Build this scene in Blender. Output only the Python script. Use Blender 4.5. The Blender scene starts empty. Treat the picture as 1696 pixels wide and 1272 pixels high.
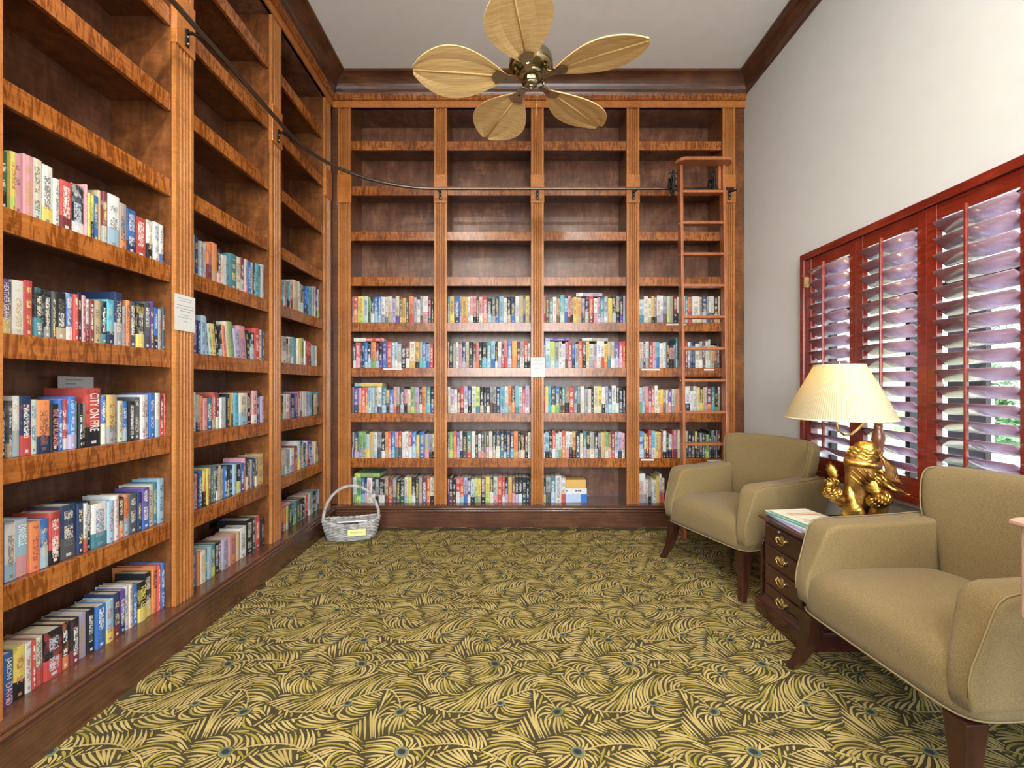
import bpy, bmesh, math, random, re
import numpy as np
from mathutils import Vector, Matrix, Euler, noise as mnoise

S = bpy.context.scene
COL = S.collection
PI = math.pi
# ------------------------------------------------------------------ camera
H = 1.198
F, CX, CY = 753.8, 849.0, 641.0
cam_d = bpy.data.cameras.new('camera'); cam = bpy.data.objects.new('camera', cam_d); COL.objects.link(cam)
cam.location = (0, 0, H); cam.rotation_euler = (PI/2, 0, 0)
cam_d.sensor_width = 36; cam_d.lens = 36*F/1696; cam_d.clip_start = .05; cam_d.clip_end = 200
cam_d.shift_x = -1/1696; cam_d.shift_y = 5/1696
S.camera = cam
# ------------------------------------------------------------------ view, world, lights
S.view_settings.view_transform = 'Standard'; S.view_settings.look = 'None'
S.view_settings.gamma = 1; S.view_settings.use_curve_mapping = False
S.view_settings.exposure = 0.58
S.cycles.max_bounces = 8; S.cycles.diffuse_bounces = 4; S.cycles.glossy_bounces = 4
S.cycles.transmission_bounces = 6; S.cycles.transparent_max_bounces = 8
S.cycles.caustics_reflective = False; S.cycles.caustics_refractive = False
S.cycles.sample_clamp_indirect = 6.0
W = bpy.data.worlds.new('world'); S.world = W; W.use_nodes = True
wn = W.node_tree; bgn = wn.nodes['Background']
sky = wn.nodes.new('ShaderNodeTexSky'); sky.sky_type = 'NISHITA'; sky.sun_disc = False
sky.sun_elevation = math.radians(48); sky.sun_rotation = math.radians(250)
wn.links.new(sky.outputs[0], bgn.inputs[0]); bgn.inputs[1].default_value = 1.1

def lamp(name, kind, loc, energy, color=(1, 1, 1), rot=(0, 0, 0), **kw):
    d = bpy.data.lights.new(name, kind); d.energy = energy; d.color = color
    for k, v in kw.items(): setattr(d, k, v)
    o = bpy.data.objects.new(name, d); o.location = loc; o.rotation_euler = rot; COL.objects.link(o); return o
lamp('sun', 'SUN', (0, 0, 12), 9.0, (1, .96, .9), rot=Vector((-.30, .22, -.9)).to_track_quat('-Z', 'Y').to_euler(), angle=.02)
# daylight falling in through the wide window behind the camera
lamp('rear_daylight', 'AREA', (0.15, -3.35, 1.9), 195, (.92, .96, 1.0), rot=(PI/2+.30, 0, 0), shape='RECTANGLE', size=3.2, size_y=2.2)
DOWN = [(-.75, .75), (.95, .75), (-.75, -.9), (.95, -.9), (-.75, -2.3), (.95, -2.3)]  # fill lamps added in the unseen ceiling to brighten the room
for x_, y_ in DOWN:
    lamp('downlight', 'AREA', (x_, y_, 3.80), 30, (1, .92, .80), rot=(0, 0, 0), shape='DISK', size=.16)

# ------------------------------------------------------------------ node materials
class NT:
    def __init__(s, name):
        s.m = bpy.data.materials.new(name); s.m.use_nodes = True
        s.t = s.m.node_tree; s.n = s.t.nodes; s.l = s.t.links
        s.b = s.n['Principled BSDF']; s.out = s.n['Material Output']
    def set(s, k, v):
        i = s.b.inputs[k]
        if isinstance(v, bpy.types.NodeSocket): s.l.new(v, i)
        else: i.default_value = v if not (isinstance(v, tuple) and len(v) == 3 and len(i.default_value) == 4) else (*v, 1)
        return s
    def _in(s, i, v):
        if isinstance(v, bpy.types.NodeSocket): s.l.new(v, i)
        elif v is not None: i.default_value = v
    def coord(s, which='Object', scale=(1, 1, 1), rot=(0, 0, 0), loc=(0, 0, 0)):
        c = s.n.new('ShaderNodeTexCoord'); mp = s.n.new('ShaderNodeMapping')
        mp.inputs['Scale'].default_value = scale; mp.inputs['Rotation'].default_value = rot; mp.inputs['Location'].default_value = loc
        s.l.new(c.outputs[which], mp.inputs[0]); return mp.outputs[0]
    def noise(s, vec, scale=5, detail=3, rough=.5, dist=0.0):
        t = s.n.new('ShaderNodeTexNoise'); s.l.new(vec, t.inputs['Vector'])
        t.inputs['Scale'].default_value = scale; t.inputs['Detail'].default_value = detail
        t.inputs['Roughness'].default_value = rough; t.inputs['Distortion'].default_value = dist
        return t.outputs['Fac']
    def ramp(s, fac, stops, interp='LINEAR'):
        r = s.n.new('ShaderNodeValToRGB'); s.l.new(fac, r.inputs[0]); cr = r.color_ramp; cr.interpolation = interp
        while len(cr.elements) > 1: cr.elements.remove(cr.elements[-1])
        for k, (p, c) in enumerate(stops):
            e = cr.elements[0] if k == 0 else cr.elements.new(p)
            e.position = p; e.color = (*c, 1) if len(c) == 3 else c
        return r.outputs[0]
    def math(s, op, a, b=None, c=None):
        m = s.n.new('ShaderNodeMath'); m.operation = op
        s._in(m.inputs[0], a); s._in(m.inputs[1], b)
        if c is not None: s._in(m.inputs[2], c)
        return m.outputs[0]
    def mix(s, f, a, b, mode='MIX'):
        m = s.n.new('ShaderNodeMix'); m.data_type = 'RGBA'; m.blend_type = mode
        s._in(m.inputs[0], f)
        for i, v in ((6, a), (7, b)):
            if isinstance(v, bpy.types.NodeSocket): s.l.new(v, m.inputs[i])
            else: m.inputs[i].default_value = (*v, 1)
        return m.outputs[2]
    def bump(s, h, strength=.2, dist=.01):
        b = s.n.new('ShaderNodeBump'); b.inputs['Strength'].default_value = strength; b.inputs['Distance'].default_value = dist
        s.l.new(h, b.inputs['Height']); s.l.new(b.outputs[0], s.b.inputs['Normal']); return s

def wood(name, dark, mid, light, fig=(70, 70, 9), figamt=.5, grain=(3, 3, 40), rough=.3, coat=.22, blotch=3.0, bump=.05):
    m = NT(name)
    g = m.noise(m.coord(scale=grain), 2.0, 5, .6, .6)
    bl = m.noise(m.coord(), blotch, 4, .6)
    f = m.noise(m.coord(scale=fig), 1.0, 2, .5, 1.5)
    a = m.math('ADD', m.math('MULTIPLY', g, .45), m.math('MULTIPLY', bl, .55))
    col = m.ramp(a, [(.32, dark), (.5, mid), (.68, light)])
    fr = m.ramp(f, [(.46, (0, 0, 0)), (.58, (1, 1, 1))])
    if figamt: col = m.mix(m.math('MULTIPLY', fr, figamt), col, m.mix(1.0, col, (.36, .24, .16), 'MULTIPLY'))
    m.set('Base Color', col).set('Roughness', rough).set('Coat Weight', coat).set('Coat Roughness', .16)
    m.bump(g, bump, .002); return m.m
def plain(name, col, rough=.5, metal=0.0, bumpscale=None, bs=.1, **kw):
    m = NT(name)
    v = m.noise(m.coord(), 9, 3)
    c = m.mix(m.math('MULTIPLY', v, .35), col, tuple(x*.75 for x in col))
    m.set('Base Color', c).set('Roughness', rough).set('Metallic', metal)
    for k, x in kw.items(): m.set(k.replace('_', ' '), x)
    if bumpscale: m.bump(m.noise(m.coord(), bumpscale, 3), bs, .002)
    return m.m
M = {}
M['face_back'] = wood('curly_maple_back', (.17, .045, .008), (.33, .105, .020), (.47, .17, .040), fig=(48, 48, 9), figamt=.75, grain=(3, 3, 30), rough=.27)
M['face_left'] = M['face_back']
M['pil'] = wood('maple_pilaster', (.27, .092, .020), (.41, .155, .038), (.53, .23, .066), fig=(18, 18, 120), figamt=.28, grain=(60, 60, 2), rough=.36, coat=.10)
M['block'] = wood('maple_block', (.33, .10, .020), (.47, .165, .036), (.56, .215, .055), fig=(20, 20, 90), figamt=.3, grain=(40, 40, 3), rough=.28)
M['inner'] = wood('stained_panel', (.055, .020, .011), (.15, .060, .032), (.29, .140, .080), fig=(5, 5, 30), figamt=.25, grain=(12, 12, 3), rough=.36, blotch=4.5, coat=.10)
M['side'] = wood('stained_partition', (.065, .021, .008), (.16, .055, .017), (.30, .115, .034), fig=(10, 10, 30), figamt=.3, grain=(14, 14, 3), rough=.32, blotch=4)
M['base'] = wood('plinth_wood', (.048, .018, .010), (.095, .038, .020), (.16, .066, .034), fig=(3, 3, 3), figamt=0, grain=(2, 2, 55), rough=.24, coat=.5)
M['crown'] = wood('crown_wood', (.035, .014, .008), (.085, .033, .016), (.17, .07, .03), fig=(3, 3, 3), figamt=0, grain=(3, 3, 40), rough=.3)
M['ladder'] = wood('ladder_wood', (.20, .055, .018), (.33, .105, .036), (.44, .16, .06), fig=(4, 4, 4), figamt=0, grain=(20, 20, 4), rough=.3)
M['shutter'] = wood('mahogany_shutter', (.10, .008, .004), (.18, .017, .008), (.27, .034, .014), fig=(4, 4, 4), figamt=0, grain=(4, 3, 30), rough=.25, coat=.6)
M['louver'] = wood('mahogany_louver', (.26, .15, .20), (.34, .215, .29), (.41, .28, .37), fig=(4, 4, 4), figamt=0, grain=(4, 3, 30), rough=.24, coat=1.0)  # red mahogany with a lavender daylight sheen painted into its base colour
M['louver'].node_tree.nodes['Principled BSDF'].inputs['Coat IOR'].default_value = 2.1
M['table'] = wood('dark_mahogany', (.022, .005, .004), (.05, .012, .008), (.10, .024, .013), fig=(4, 4, 4), figamt=0, grain=(6, 3, 25), rough=.25, coat=.5)
M['leg'] = wood('chair_leg_wood', (.016, .005, .003), (.038, .011, .006), (.07, .021, .010), fig=(4, 4, 4), figamt=0, grain=(18, 18, 4), rough=.3)
M['pink_wood'] = wood('pale_pink_wood', (.36, .20, .13), (.46, .27, .19), (.55, .34, .25), fig=(4, 4, 4), figamt=0, grain=(30, 30, 5), rough=.5)
M['post'] = wood('lamp_post_wood', (.10, .03, .012), (.20, .065, .025), (.30, .11, .045), fig=(4, 4, 4), figamt=0, grain=(30, 30, 6), rough=.3)
M['wall'] = plain('painted_wall', (.655, .66, .645), .75, bumpscale=160, bs=.15)
M['ceil'] = plain('painted_ceiling', (.83, .84, .82), .8, bumpscale=120, bs=.2)
M['white'] = plain('white_paint', (.78, .76, .70), .5)
M['iron'] = plain('blackened_iron', (.035, .033, .03), .42, .8)
M['rail'] = plain('bronze_pipe', (.16, .13, .11), .3, .9)
M['brass'] = plain('bright_brass', (.86, .66, .32), .22, 1.0)
M['antique'] = plain('antique_brass', (.33, .28, .17), .2, 1.0)
M['steel'] = plain('screw_steel', (.7, .7, .68), .3, 1.0)
M['bronze_frame'] = plain('bronze_window_frame', (.014, .010, .008), .6)
M["paper"] = plain("white_paper", (.66, .66, .645), .8)
M['pages'] = NT('book_pages')
_p = M['pages']; _n = _p.noise(_p.coord(scale=(900, 900, 3)), 1, 1)
_p.set('Base Color', _p.ramp(_n, [(.3, (.52, .44, .31)), (.7, (.70, .63, .48))])).set('Roughness', .85); M['pages'] = _p.m

# upholstery: close olive-tan weave
m = NT('olive_tan_upholstery')
w1 = m.noise(m.coord(scale=(1, 1, 1)), 420, 2, .6); w2 = m.noise(m.coord(), 6, 3)
col = m.ramp(w1, [(.3, (.135, .090, .030)), (.7, (.31, .215, .085))])
m.set('Base Color', m.mix(m.math('MULTIPLY', w2, .25), col, (.14, .105, .045))).set('Roughness', .9).set('Sheen Weight', .12).bump(w1, .5, .002)
M['fabric'] = m.m
M['piping'] = plain('piping_cord', (.27, .195, .085), .85, bumpscale=300, bs=.3)

# carpet
m = NT('carpet_ground'); n1 = m.noise(m.coord(), 900, 2); n2 = m.noise(m.coord(), 7, 3)
c = m.ramp(n1, [(.3, (.030, .021, .004)), (.7, (.072, .050, .010))])
m.set('Base Color', m.mix(m.ramp(n2, [(.5, (0, 0, 0)), (.7, (.6, .6, .6))]), c, (.095, .085, .010))).set('Roughness', .95).bump(n1, .8, .004); M['carpet'] = m.m
def yarn(name, a, b):
    m = NT(name); n1 = m.noise(m.coord(), 700, 2); n2 = m.noise(m.coord(), 9, 2)
    c = m.ramp(m.math('ADD', m.math('MULTIPLY', n1, .5), m.math('MULTIPLY', n2, .5)), [(.4, a), (.6, b)])
    m.set('Base Color', c).set('Roughness', .95).bump(n1, .8, .003); return m.m
M['yarn_tan'] = yarn('yarn_tan', (.37, .27, .078), (.57, .44, .16))
M['yarn_olive'] = yarn('yarn_olive', (.24, .185, .02), (.38, .30, .04))
M['yarn_teal'] = yarn('yarn_teal', (.035, .085, .09), (.10, .19, .19))
M['yarn_dark'] = yarn('yarn_brown', (.015, .012, .012), (.045, .022, .014))

# books: colours come from mesh attributes, lettering from block noise on the spine
m = NT('book_cover')
def att(nm):
    a = m.n.new('ShaderNodeAttribute'); a.attribute_name = nm; return a
cA, cB, cC, cD = att('cA'), att('cB'), att('cC'), att('cD')
uvn = m.n.new('ShaderNodeUVMap'); uvn.uv_map = 'UVMap'
sx = m.n.new('ShaderNodeSeparateXYZ'); m.l.new(uvn.outputs[0], sx.inputs[0]); u, v = sx.outputs[0], sx.outputs[1]
sd = m.n.new('ShaderNodeSeparateXYZ'); m.l.new(cD.outputs['Vector'], sd.inputs[0])
T_, t0, t1 = sd.outputs[0], sd.outputs[1], sd.outputs[2]
low = m.math('LESS_THAN', v, cB.outputs['Alpha'])
base = m.mix(low, cA.outputs['Color'], cB.outputs['Color'])
def cell(x, k): return m.math('FLOOR', m.math('MULTIPLY', x, k))
def wnoise(*xs):
    cb = m.n.new('ShaderNodeCombineXYZ')
    for q_, x_ in enumerate(xs): m._in(cb.inputs[q_], x_)
    w = m.n.new('ShaderNodeTexWhiteNoise'); m.l.new(cb.outputs[0], w.inputs['Vector']); return w.outputs['Value']
seed_ = m.math('MULTIPLY', cC.outputs['Alpha'], 91.0)
# letter-like pixels: columns of strokes, broken by word gaps
nz = wnoise(cell(u, 320.0), cell(v, 230.0), seed_)
gap = m.math('GREATER_THAN', wnoise(cell(v, 42.0), seed_, 3.0), .22)
ink = m.math('MULTIPLY', m.math('GREATER_THAN', nz, .42), gap)
inw = m.math('LESS_THAN', m.math('ABSOLUTE', u), m.math('MULTIPLY', T_, .27))
inv_ = m.math('MULTIPLY', m.math('GREATER_THAN', v, t0), m.math('LESS_THAN', v, t1))
ink = m.math('MULTIPLY', m.math('MULTIPLY', ink, inw), inv_)
# soft picture mottling
cmb2 = m.n.new('ShaderNodeCombineXYZ'); m._in(cmb2.inputs[0], m.math('MULTIPLY', u, 30.0)); m._in(cmb2.inputs[1], m.math('MULTIPLY', v, 22.0)); m._in(cmb2.inputs[2], m.math('MULTIPLY', cC.outputs['Alpha'], 57.0))
mt = m.ramp(m.noise(cmb2.outputs[0], 1.0, 3, .6), [(.52, (0, 0, 0)), (.62, (.45, .45, .45))])
base = m.mix(mt, base, cB.outputs['Color'])
# publisher's mark near the foot
mk = m.math('MULTIPLY', m.math('LESS_THAN', m.math('ABSOLUTE', m.math('SUBTRACT', v, .014)), .005), m.math('LESS_THAN', m.math('ABSOLUTE', u), m.math('MULTIPLY', T_, .16)))
ink = m.math('MAXIMUM', ink, mk)
m.set('Base Color', m.mix(ink, base, cC.outputs['Color'])).set('Roughness', .55).set('Specular IOR Level', .35)
M['cover'] = m.m

# ------------------------------------------------------------------ mesh helpers
class MB:
    def __init__(s): s.v = []; s.f = []; s.m = []; s.sm = []; s.mats = []
    def mat(s, m):
        if m not in s.mats: s.mats.append(m)
        return s.mats.index(m)
    def add(s, vs, fs, m=0, smooth=False, tf=None):
        o = len(s.v)
        s.v += [tuple(tf @ Vector(p)) if tf is not None else tuple(p) for p in vs]
        s.f += [tuple(i+o for i in f) for f in fs]; s.m += [m]*len(fs); s.sm += [smooth]*len(fs); return s
    def box(s, x0, x1, y0, y1, z0, z1, m=0, tf=None):
        vs = [(x, y, z) for z in (z0, z1) for y in (y0, y1) for x in (x0, x1)]
        return s.add(vs, [(0, 2, 3, 1), (4, 5, 7, 6), (0, 1, 5, 4), (2, 6, 7, 3), (0, 4, 6, 2), (1, 3, 7, 5)], m, False, tf)
    def prism(s, pts, a0, a1, axis='z', m=0, smooth=False, tf=None):
        """closed 2-D outline swept along an axis; outline is (x,y) for z, (y,z) for x, (x,z) for y"""
        n = len(pts); g = {'z': lambda p, a: (p[0], p[1], a), 'x': lambda p, a: (a, p[0], p[1]), 'y': lambda p, a: (p[0], a, p[1])}[axis]
        vs = [g(p, a0) for p in pts]+[g(p, a1) for p in pts]
        fs = [(i, (i+1) % n, n+(i+1) % n, n+i) for i in range(n)]
        o = len(s.v); s.add(vs, fs, m, smooth, tf); s.add([], [], m)
        s.f += [tuple(o+i for i in reversed(range(n))), tuple(o+n+i for i in range(n))]; s.m += [m, m]; s.sm += [False, False]; return s
    def tube(s, pts, r, seg=10, m=0, closed=False, cap=True, flat=1.0, tf=None):
        P = [Vector(p) for p in pts]; n = len(P); R = r if isinstance(r, (list, tuple)) else [r]*n
        vs = []; up = None
        for i, p in enumerate(P):
            a = P[(i-1) % n] if (closed or i > 0) else p; b = P[(i+1) % n] if (closed or i < n-1) else p
            t = (b-a).normalized() if (b-a).length > 1e-9 else Vector((0, 0, 1))
            if up is None: up = Vector((0, 0, 1)) if abs(t.z) < .9 else Vector((1, 0, 0))
            x = t.cross(up)
            if x.length < 1e-6: x = t.orthogonal()
            x.normalize(); y = x.cross(t).normalized(); up = y
            for k in range(seg):
                an = 2*PI*k/seg; vs.append(p+x*math.cos(an)*R[i]+y*math.sin(an)*R[i]*flat)
        fs = []
        for i in range(n if closed else n-1):
            for k in range(seg):
                j = (i+1) % n; fs.append((i*seg+k, i*seg+(k+1) % seg, j*seg+(k+1) % seg, j*seg+k))
        o = len(s.v); s.add(vs, fs, m, True, tf)
        if cap and not closed:
            s.f += [tuple(o+k for k in reversed(range(seg))), tuple(o+(n-1)*seg+k for k in range(seg))]; s.m += [m, m]; s.sm += [False, False]
        return s
    def lathe(s, prof, c=(0, 0, 0), seg=24, m=0, smooth=True, tf=None):
        """prof = (radius, z) from bottom to top"""
        vs = []; n = len(prof)
        for r, z in prof:
            for k in range(seg):
                a = 2*PI*k/seg; vs.append((c[0]+r*math.cos(a), c[1]+r*math.sin(a), c[2]+z))
        fs = [(i*seg+k, i*seg+(k+1) % seg, (i+1)*seg+(k+1) % seg, (i+1)*seg+k) for i in range(n-1) for k in range(seg)]
        o = len(s.v); s.add(vs, fs, m, smooth, tf)
        s.f += [tuple(o+k for k in reversed(range(seg))), tuple(o+(n-1)*seg+k for k in range(seg))]; s.m += [m, m]; s.sm += [False, False]; return s
    def loft(s, rings, m=0, smooth=True, tf=None, cap=True):
        n = len(rings); q = len(rings[0]); vs = [p for r in rings for p in r]
        fs = [(i*q+k, i*q+(k+1) % q, (i+1)*q+(k+1) % q, (i+1)*q+k) for i in range(n-1) for k in range(q)]
        o = len(s.v); s.add(vs, fs, m, smooth, tf)
        if cap: s.f += [tuple(o+k for k in reversed(range(q))), tuple(o+(n-1)*q+k for k in range(q))]; s.m += [m, m]; s.sm += [smooth, smooth]
        return s
    def blob(s, c, r, m=0, seg=20, rings=12, amp=0.0, freq=3.0, rot=None, sq=1.0):
        rx, ry, rz = r if isinstance(r, (tuple, list)) else (r, r, r); R = rot or Matrix.Identity(3); vs = []
        for i in range(rings+1):
            t = PI*i/rings
            for k in range(seg):
                a = 2*PI*k/seg; d = Vector((math.sin(t)*math.cos(a), math.sin(t)*math.sin(a), -math.cos(t)))
                q = 1+amp*mnoise.noise(d*freq+Vector(c)*7)
                vs.append(Vector(c)+R @ Vector((d.x*rx*q, d.y*ry*q, d.z*rz*q)))
        return s.add(vs, [(i*seg+k, i*seg+(k+1) % seg, (i+1)*seg+(k+1) % seg, (i+1)*seg+k) for i in range(rings) for k in range(seg)], m, True)
    def build(s, name, mats=None, parent=None, loc=None, bevel=0, seg=2, sub=0, fixn=True):
        me = bpy.data.meshes.new(name); me.from_pydata(s.v, [], s.f)
        for mm in (mats if isinstance(mats, (list, tuple)) else ([mats] if mats else s.mats)): me.materials.append(mm)
        me.polygons.foreach_set('material_index', s.m); me.polygons.foreach_set('use_smooth', s.sm)
        if fixn:
            bm = bmesh.new(); bm.from_mesh(me); bmesh.ops.remove_doubles(bm, verts=bm.verts, dist=1e-6) if sub else None
            bmesh.ops.recalc_face_normals(bm, faces=bm.faces); bm.to_mesh(me); bm.free()
        me.update(); o = bpy.data.objects.new(name, me); COL.objects.link(o)
        if parent: o.parent = parent
        if loc: o.location = loc
        if bevel:
            b = o.modifiers.new('bevel', 'BEVEL'); b.width = bevel; b.segments = seg; b.limit_method = 'ANGLE'; b.harden_normals = False
            b.angle_limit = math.radians(40)
        if sub:
            b = o.modifiers.new('sub', 'SUBSURF'); b.levels = sub; b.render_levels = sub
        return o
def tag(o, label=None, cat=None, group=None, kind=None):
    if label: o['label'] = label
    if cat: o['category'] = cat
    if group: o['group'] = group
    if kind: o['kind'] = kind
    return o
def empty(name, loc=(0, 0, 0), rz=0, label=None, cat=None, group=None):
    o = bpy.data.objects.new(name, None); o.empty_display_size = .1; COL.objects.link(o); o.location = loc; o.rotation_euler = (0, 0, rz)
    return tag(o, label, cat, group)
def struct(o): o['kind'] = 'structure'; return o
def copy_tree(o, parent=None):
    c = o.copy(); COL.objects.link(c)
    if parent: c.parent = parent
    for ch in [x for x in list(o.children)]: copy_tree(ch, c)
    return c
def superring(cx, cy, z, a, b, n=4.0, seg=40, fz=None, rot=0):
    out = []
    for k in range(seg):
        t = 2*PI*k/seg; ct, st = math.cos(t), math.sin(t)
        x = a*math.copysign(abs(ct)**(2/n), ct); y = b*math.copysign(abs(st)**(2/n), st)
        if rot: x, y = x*math.cos(rot)-y*math.sin(rot), x*math.sin(rot)+y*math.cos(rot)
        out.append((cx+x, cy+y, z if fz is None else fz(cx+x, cy+y)))
    return out
def text_mesh(txt, size):
    cu = bpy.data.curves.new('t', 'FONT'); cu.body = txt; cu.size = size; cu.extrude = .0004; cu.align_x = 'CENTER'; cu.align_y = 'CENTER'
    cu.resolution_u = 3
    o = bpy.data.objects.new('t', cu); COL.objects.link(o); bpy.context.view_layer.update()
    me = bpy.data.meshes.new_from_object(o.evaluated_get(bpy.context.evaluated_depsgraph_get()))
    bpy.data.objects.remove(o); return me
INK = {}
def ink(col):
    k = tuple(col)
    if k not in INK: INK[k] = plain('ink_%d' % len(INK), tuple(col), .45)
    return INK[k]
# ================================================================== SETTING
CEIL = 3.834
XL, XR, YB, YF = -1.87, 2.0, 4.25, -3.2
struct(MB().box(XL, XR, YB, YB+.1, 0, CEIL).build('wall_back', M['wall']))
struct(MB().box(XL-.1, XL, YF-.1, YB+.1, 0, CEIL).build('wall_left', M['wall']))
struct(MB().box(XL-.1, XR+.22, YF-.1, YB+.1, CEIL, CEIL+.1).build('ceiling', M['ceil']))
# right wall with the window opening  (frame outer: y 1.30..3.10, z .626..2.09)
WY0, WY1, WZ0, WZ1 = 1.22, 3.10, .626, 2.09
mb = MB(); d = .2
mb.box(XR, XR+d, WY1-.03, YB+.1, 0, CEIL).box(XR, XR+d, YF-.1, WY0+.03, 0, CEIL)
mb.box(XR, XR+d, WY0+.03, WY1-.03, 0, WZ0+.03).box(XR, XR+d, WY0+.03, WY1-.03, WZ1-.03, CEIL)
struct(mb.build('wall_right', M['wall']))
# wall behind the camera with its wide window
mb = MB()
mb.box(XL, XR, YF-.1, YF, 0, .8).box(XL, XR, YF-.1, YF, 3.0, CEIL).box(XL, -1.45, YF-.1, YF, .8, 3.0).box(1.75, XR, YF-.1, YF, .8, 3.0)
struct(mb.build('wall_front', M['wall']))
mb = MB()
for x0, x1 in ((-1.45, -1.39), (.12, .18), (1.69, 1.75)): mb.box(x0, x1, YF-.08, YF-.02, .8, 3.0)
mb.box(-1.45, 1.75, YF-.08, YF-.02, .8, .86).box(-1.45, 1.75, YF-.08, YF-.02, 2.94, 3.0)
struct(mb.build('window_2', M['white']))

# ---- carpet: ground plus the feather pattern woven as yarn ribbons
random.seed(5)
mb = MB(); im = {k: mb.mat(M[k]) for k in ('carpet', 'yarn_tan', 'yarn_olive', 'yarn_teal', 'yarn_dark')}
mb.box(XL, XR, YF, YB, -.1, 0, im['carpet'])
X0, X1, Y0, Y1 = -1.60, 2.06, .25, 3.97
def catmull(P, n):
    out = []; Q = [2*P[0]-P[1]]+P+[2*P[-1]-P[-2]]
    for i in range(1, len(Q)-2):
        for j in range(n):
            t = j/n; a, b, c, e = Q[i-1], Q[i], Q[i+1], Q[i+2]
            out.append(.5*((2*b)+(c-a)*t+(2*a-5*b+4*c-e)*t*t+(3*b-a-3*c+e)*t*t*t))
    out.append(P[-1]); return out
def ribbon(pts, w0, w1, mat, z):
    n = len(pts)
    if any(p.x < X0 or p.x > X1 or p.y < Y0 or p.y > Y1 for p in (pts[0], pts[-1], pts[n//2])): return
    vs = []
    for i, p in enumerate(pts):
        t = (pts[min(i+1, n-1)]-pts[max(i-1, 0)]); t.normalize(); nn = Vector((-t.y, t.x))
        s_ = i/(n-1); w = (w0*(1-s_)+w1*s_)*(.35+.65*math.sin(PI*min(1, .12+s_*.95)))
        a, b = p+nn*w, p-nn*w
        vs += [(a.x, a.y, z), (b.x, b.y, z)]
    mb.add(vs, [(2*i, 2*i+1, 2*i+3, 2*i+2) for i in range(n-1)], mat)
# the design repeats on a half-drop lattice: PX by PY holds two of each feather
PX, PY = .577, .949
AX, AY = .1645, 1.676
FEA = [((0, 0), [(0, .012), (-.035, .085), (-.09, .125), (-.20, .07), (-.33, -.02), (-.46, -.06)], .019, .5, 1.0),
       ((.05, -.185), [(0, 0), (.09, .03), (.20, .03), (.30, -.02)], .020, -.5, 1.1),
       ((-.16, -.256), [(0, 0), (-.07, .06), (-.17, .085), (-.26, .06)], .014, -.6, 1.25),
       ((-.21, .045), [(0, 0), (-.08, -.035), (-.18, -.045), (-.28, -.01)], .014, .1, 1.3)]
qp, qt, qe, qw, quills, eyes = [], [], [], [], [], []
for hd in (0, 1):
    for (e, P, er, ea, wgt) in FEA:
        e0 = Vector((AX+e[0]+.2885*hd, AY+e[1]+.4745*hd)); Q = catmull([Vector(p)+e0 for p in P], 10)
        quills.append(Q); eyes.append((e0, er, ea))
        for ix in (-2, -1, 0, 1, 2):
            for iy in (-1, 0, 1):
                o_ = Vector((ix*PX, iy*PY))
                for k in range(len(Q)-1):
                    tg = (Q[k]-Q[k+1]).normalized(); qp.append(tuple(Q[k]+o_)); qt.append(tuple(tg)); qe.append(tuple(e0+o_)); qw.append(wgt*(1+.35*k/len(Q)))
qp, qt, qe, qw = map(np.array, (qp, qt, qe, qw))
GS = .0075; NX, NY = round(PX/GS), round(PY/GS)
gx, gy = np.meshgrid((np.arange(NX)+.5)/NX*PX+AX-.2, (np.arange(NY)+.5)/NY*PY+AY-.5, indexing='ij')
fieldv = np.zeros((NX, NY, 2))
for i in range(NX):
    d_ = np.stack([gx[i][:, None]-qp[None, :, 0], gy[i][:, None]-qp[None, :, 1]], -1); dist = np.hypot(d_[..., 0], d_[..., 1])
    k = np.argmin(dist*qw[None], 1); r = np.arange(NY); dd = d_[r, k]; t = qt[k]; dk = dist[r, k]
    sd = np.sign(t[:, 0]*dd[:, 1]-t[:, 1]*dd[:, 0]); sd[sd == 0] = 1
    a = np.clip(1.15-dk*9.5, .12, 1.15)*sd
    v = np.stack([t[:, 0]*np.cos(a)-t[:, 1]*np.sin(a), t[:, 0]*np.sin(a)+t[:, 1]*np.cos(a)], -1)
    ed = np.stack([gx[i]-qe[k][:, 0], gy[i]-qe[k][:, 1]], -1); en = np.hypot(ed[:, 0], ed[:, 1])
    w = np.clip((.085-en)/.05, 0, 1)[:, None]; rad = ed/np.maximum(en, 1e-6)[:, None]
    v = v*(1-w)+rad*w; fieldv[i] = v/np.maximum(np.hypot(v[:, 0], v[:, 1]), 1e-6)[:, None]
def fdir(p):
    i = int(((p[0]-(AX-.2))/PX % 1)*NX) % NX; j = int(((p[1]-(AY-.5))/PY % 1)*NY) % NY; return fieldv[i, j]
SEP = .0128; occ = {}; HN, HM = int(PX/SEP), int(PY/SEP)
def hk(p): return int((p[0]/PX % 1)*HN) % HN, int((p[1]/PY % 1)*HM) % HM
def near(p, dmin, own):
    a, b = hk(p)
    for i in (-1, 0, 1):
        for j in (-1, 0, 1):
            for (q, o_) in occ.get(((a+i) % HN, (b+j) % HM), ()):
                if o_ == own: continue
                dx = (p[0]-q[0]+PX/2) % PX-PX/2; dy = (p[1]-q[1]+PY/2) % PY-PY/2
                if dx*dx+dy*dy < dmin*dmin: return True
    return False
strokes = []; crn = random.Random(7)
for (e0, er, ea) in eyes:
    for k in range(14):
        a = 2*PI*k/14; occ.setdefault(hk((e0.x+er*.8*math.cos(a), e0.y+er*.8*math.sin(a))), []).append(((e0.x+er*.8*math.cos(a), e0.y+er*.8*math.sin(a)), -1))
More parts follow.
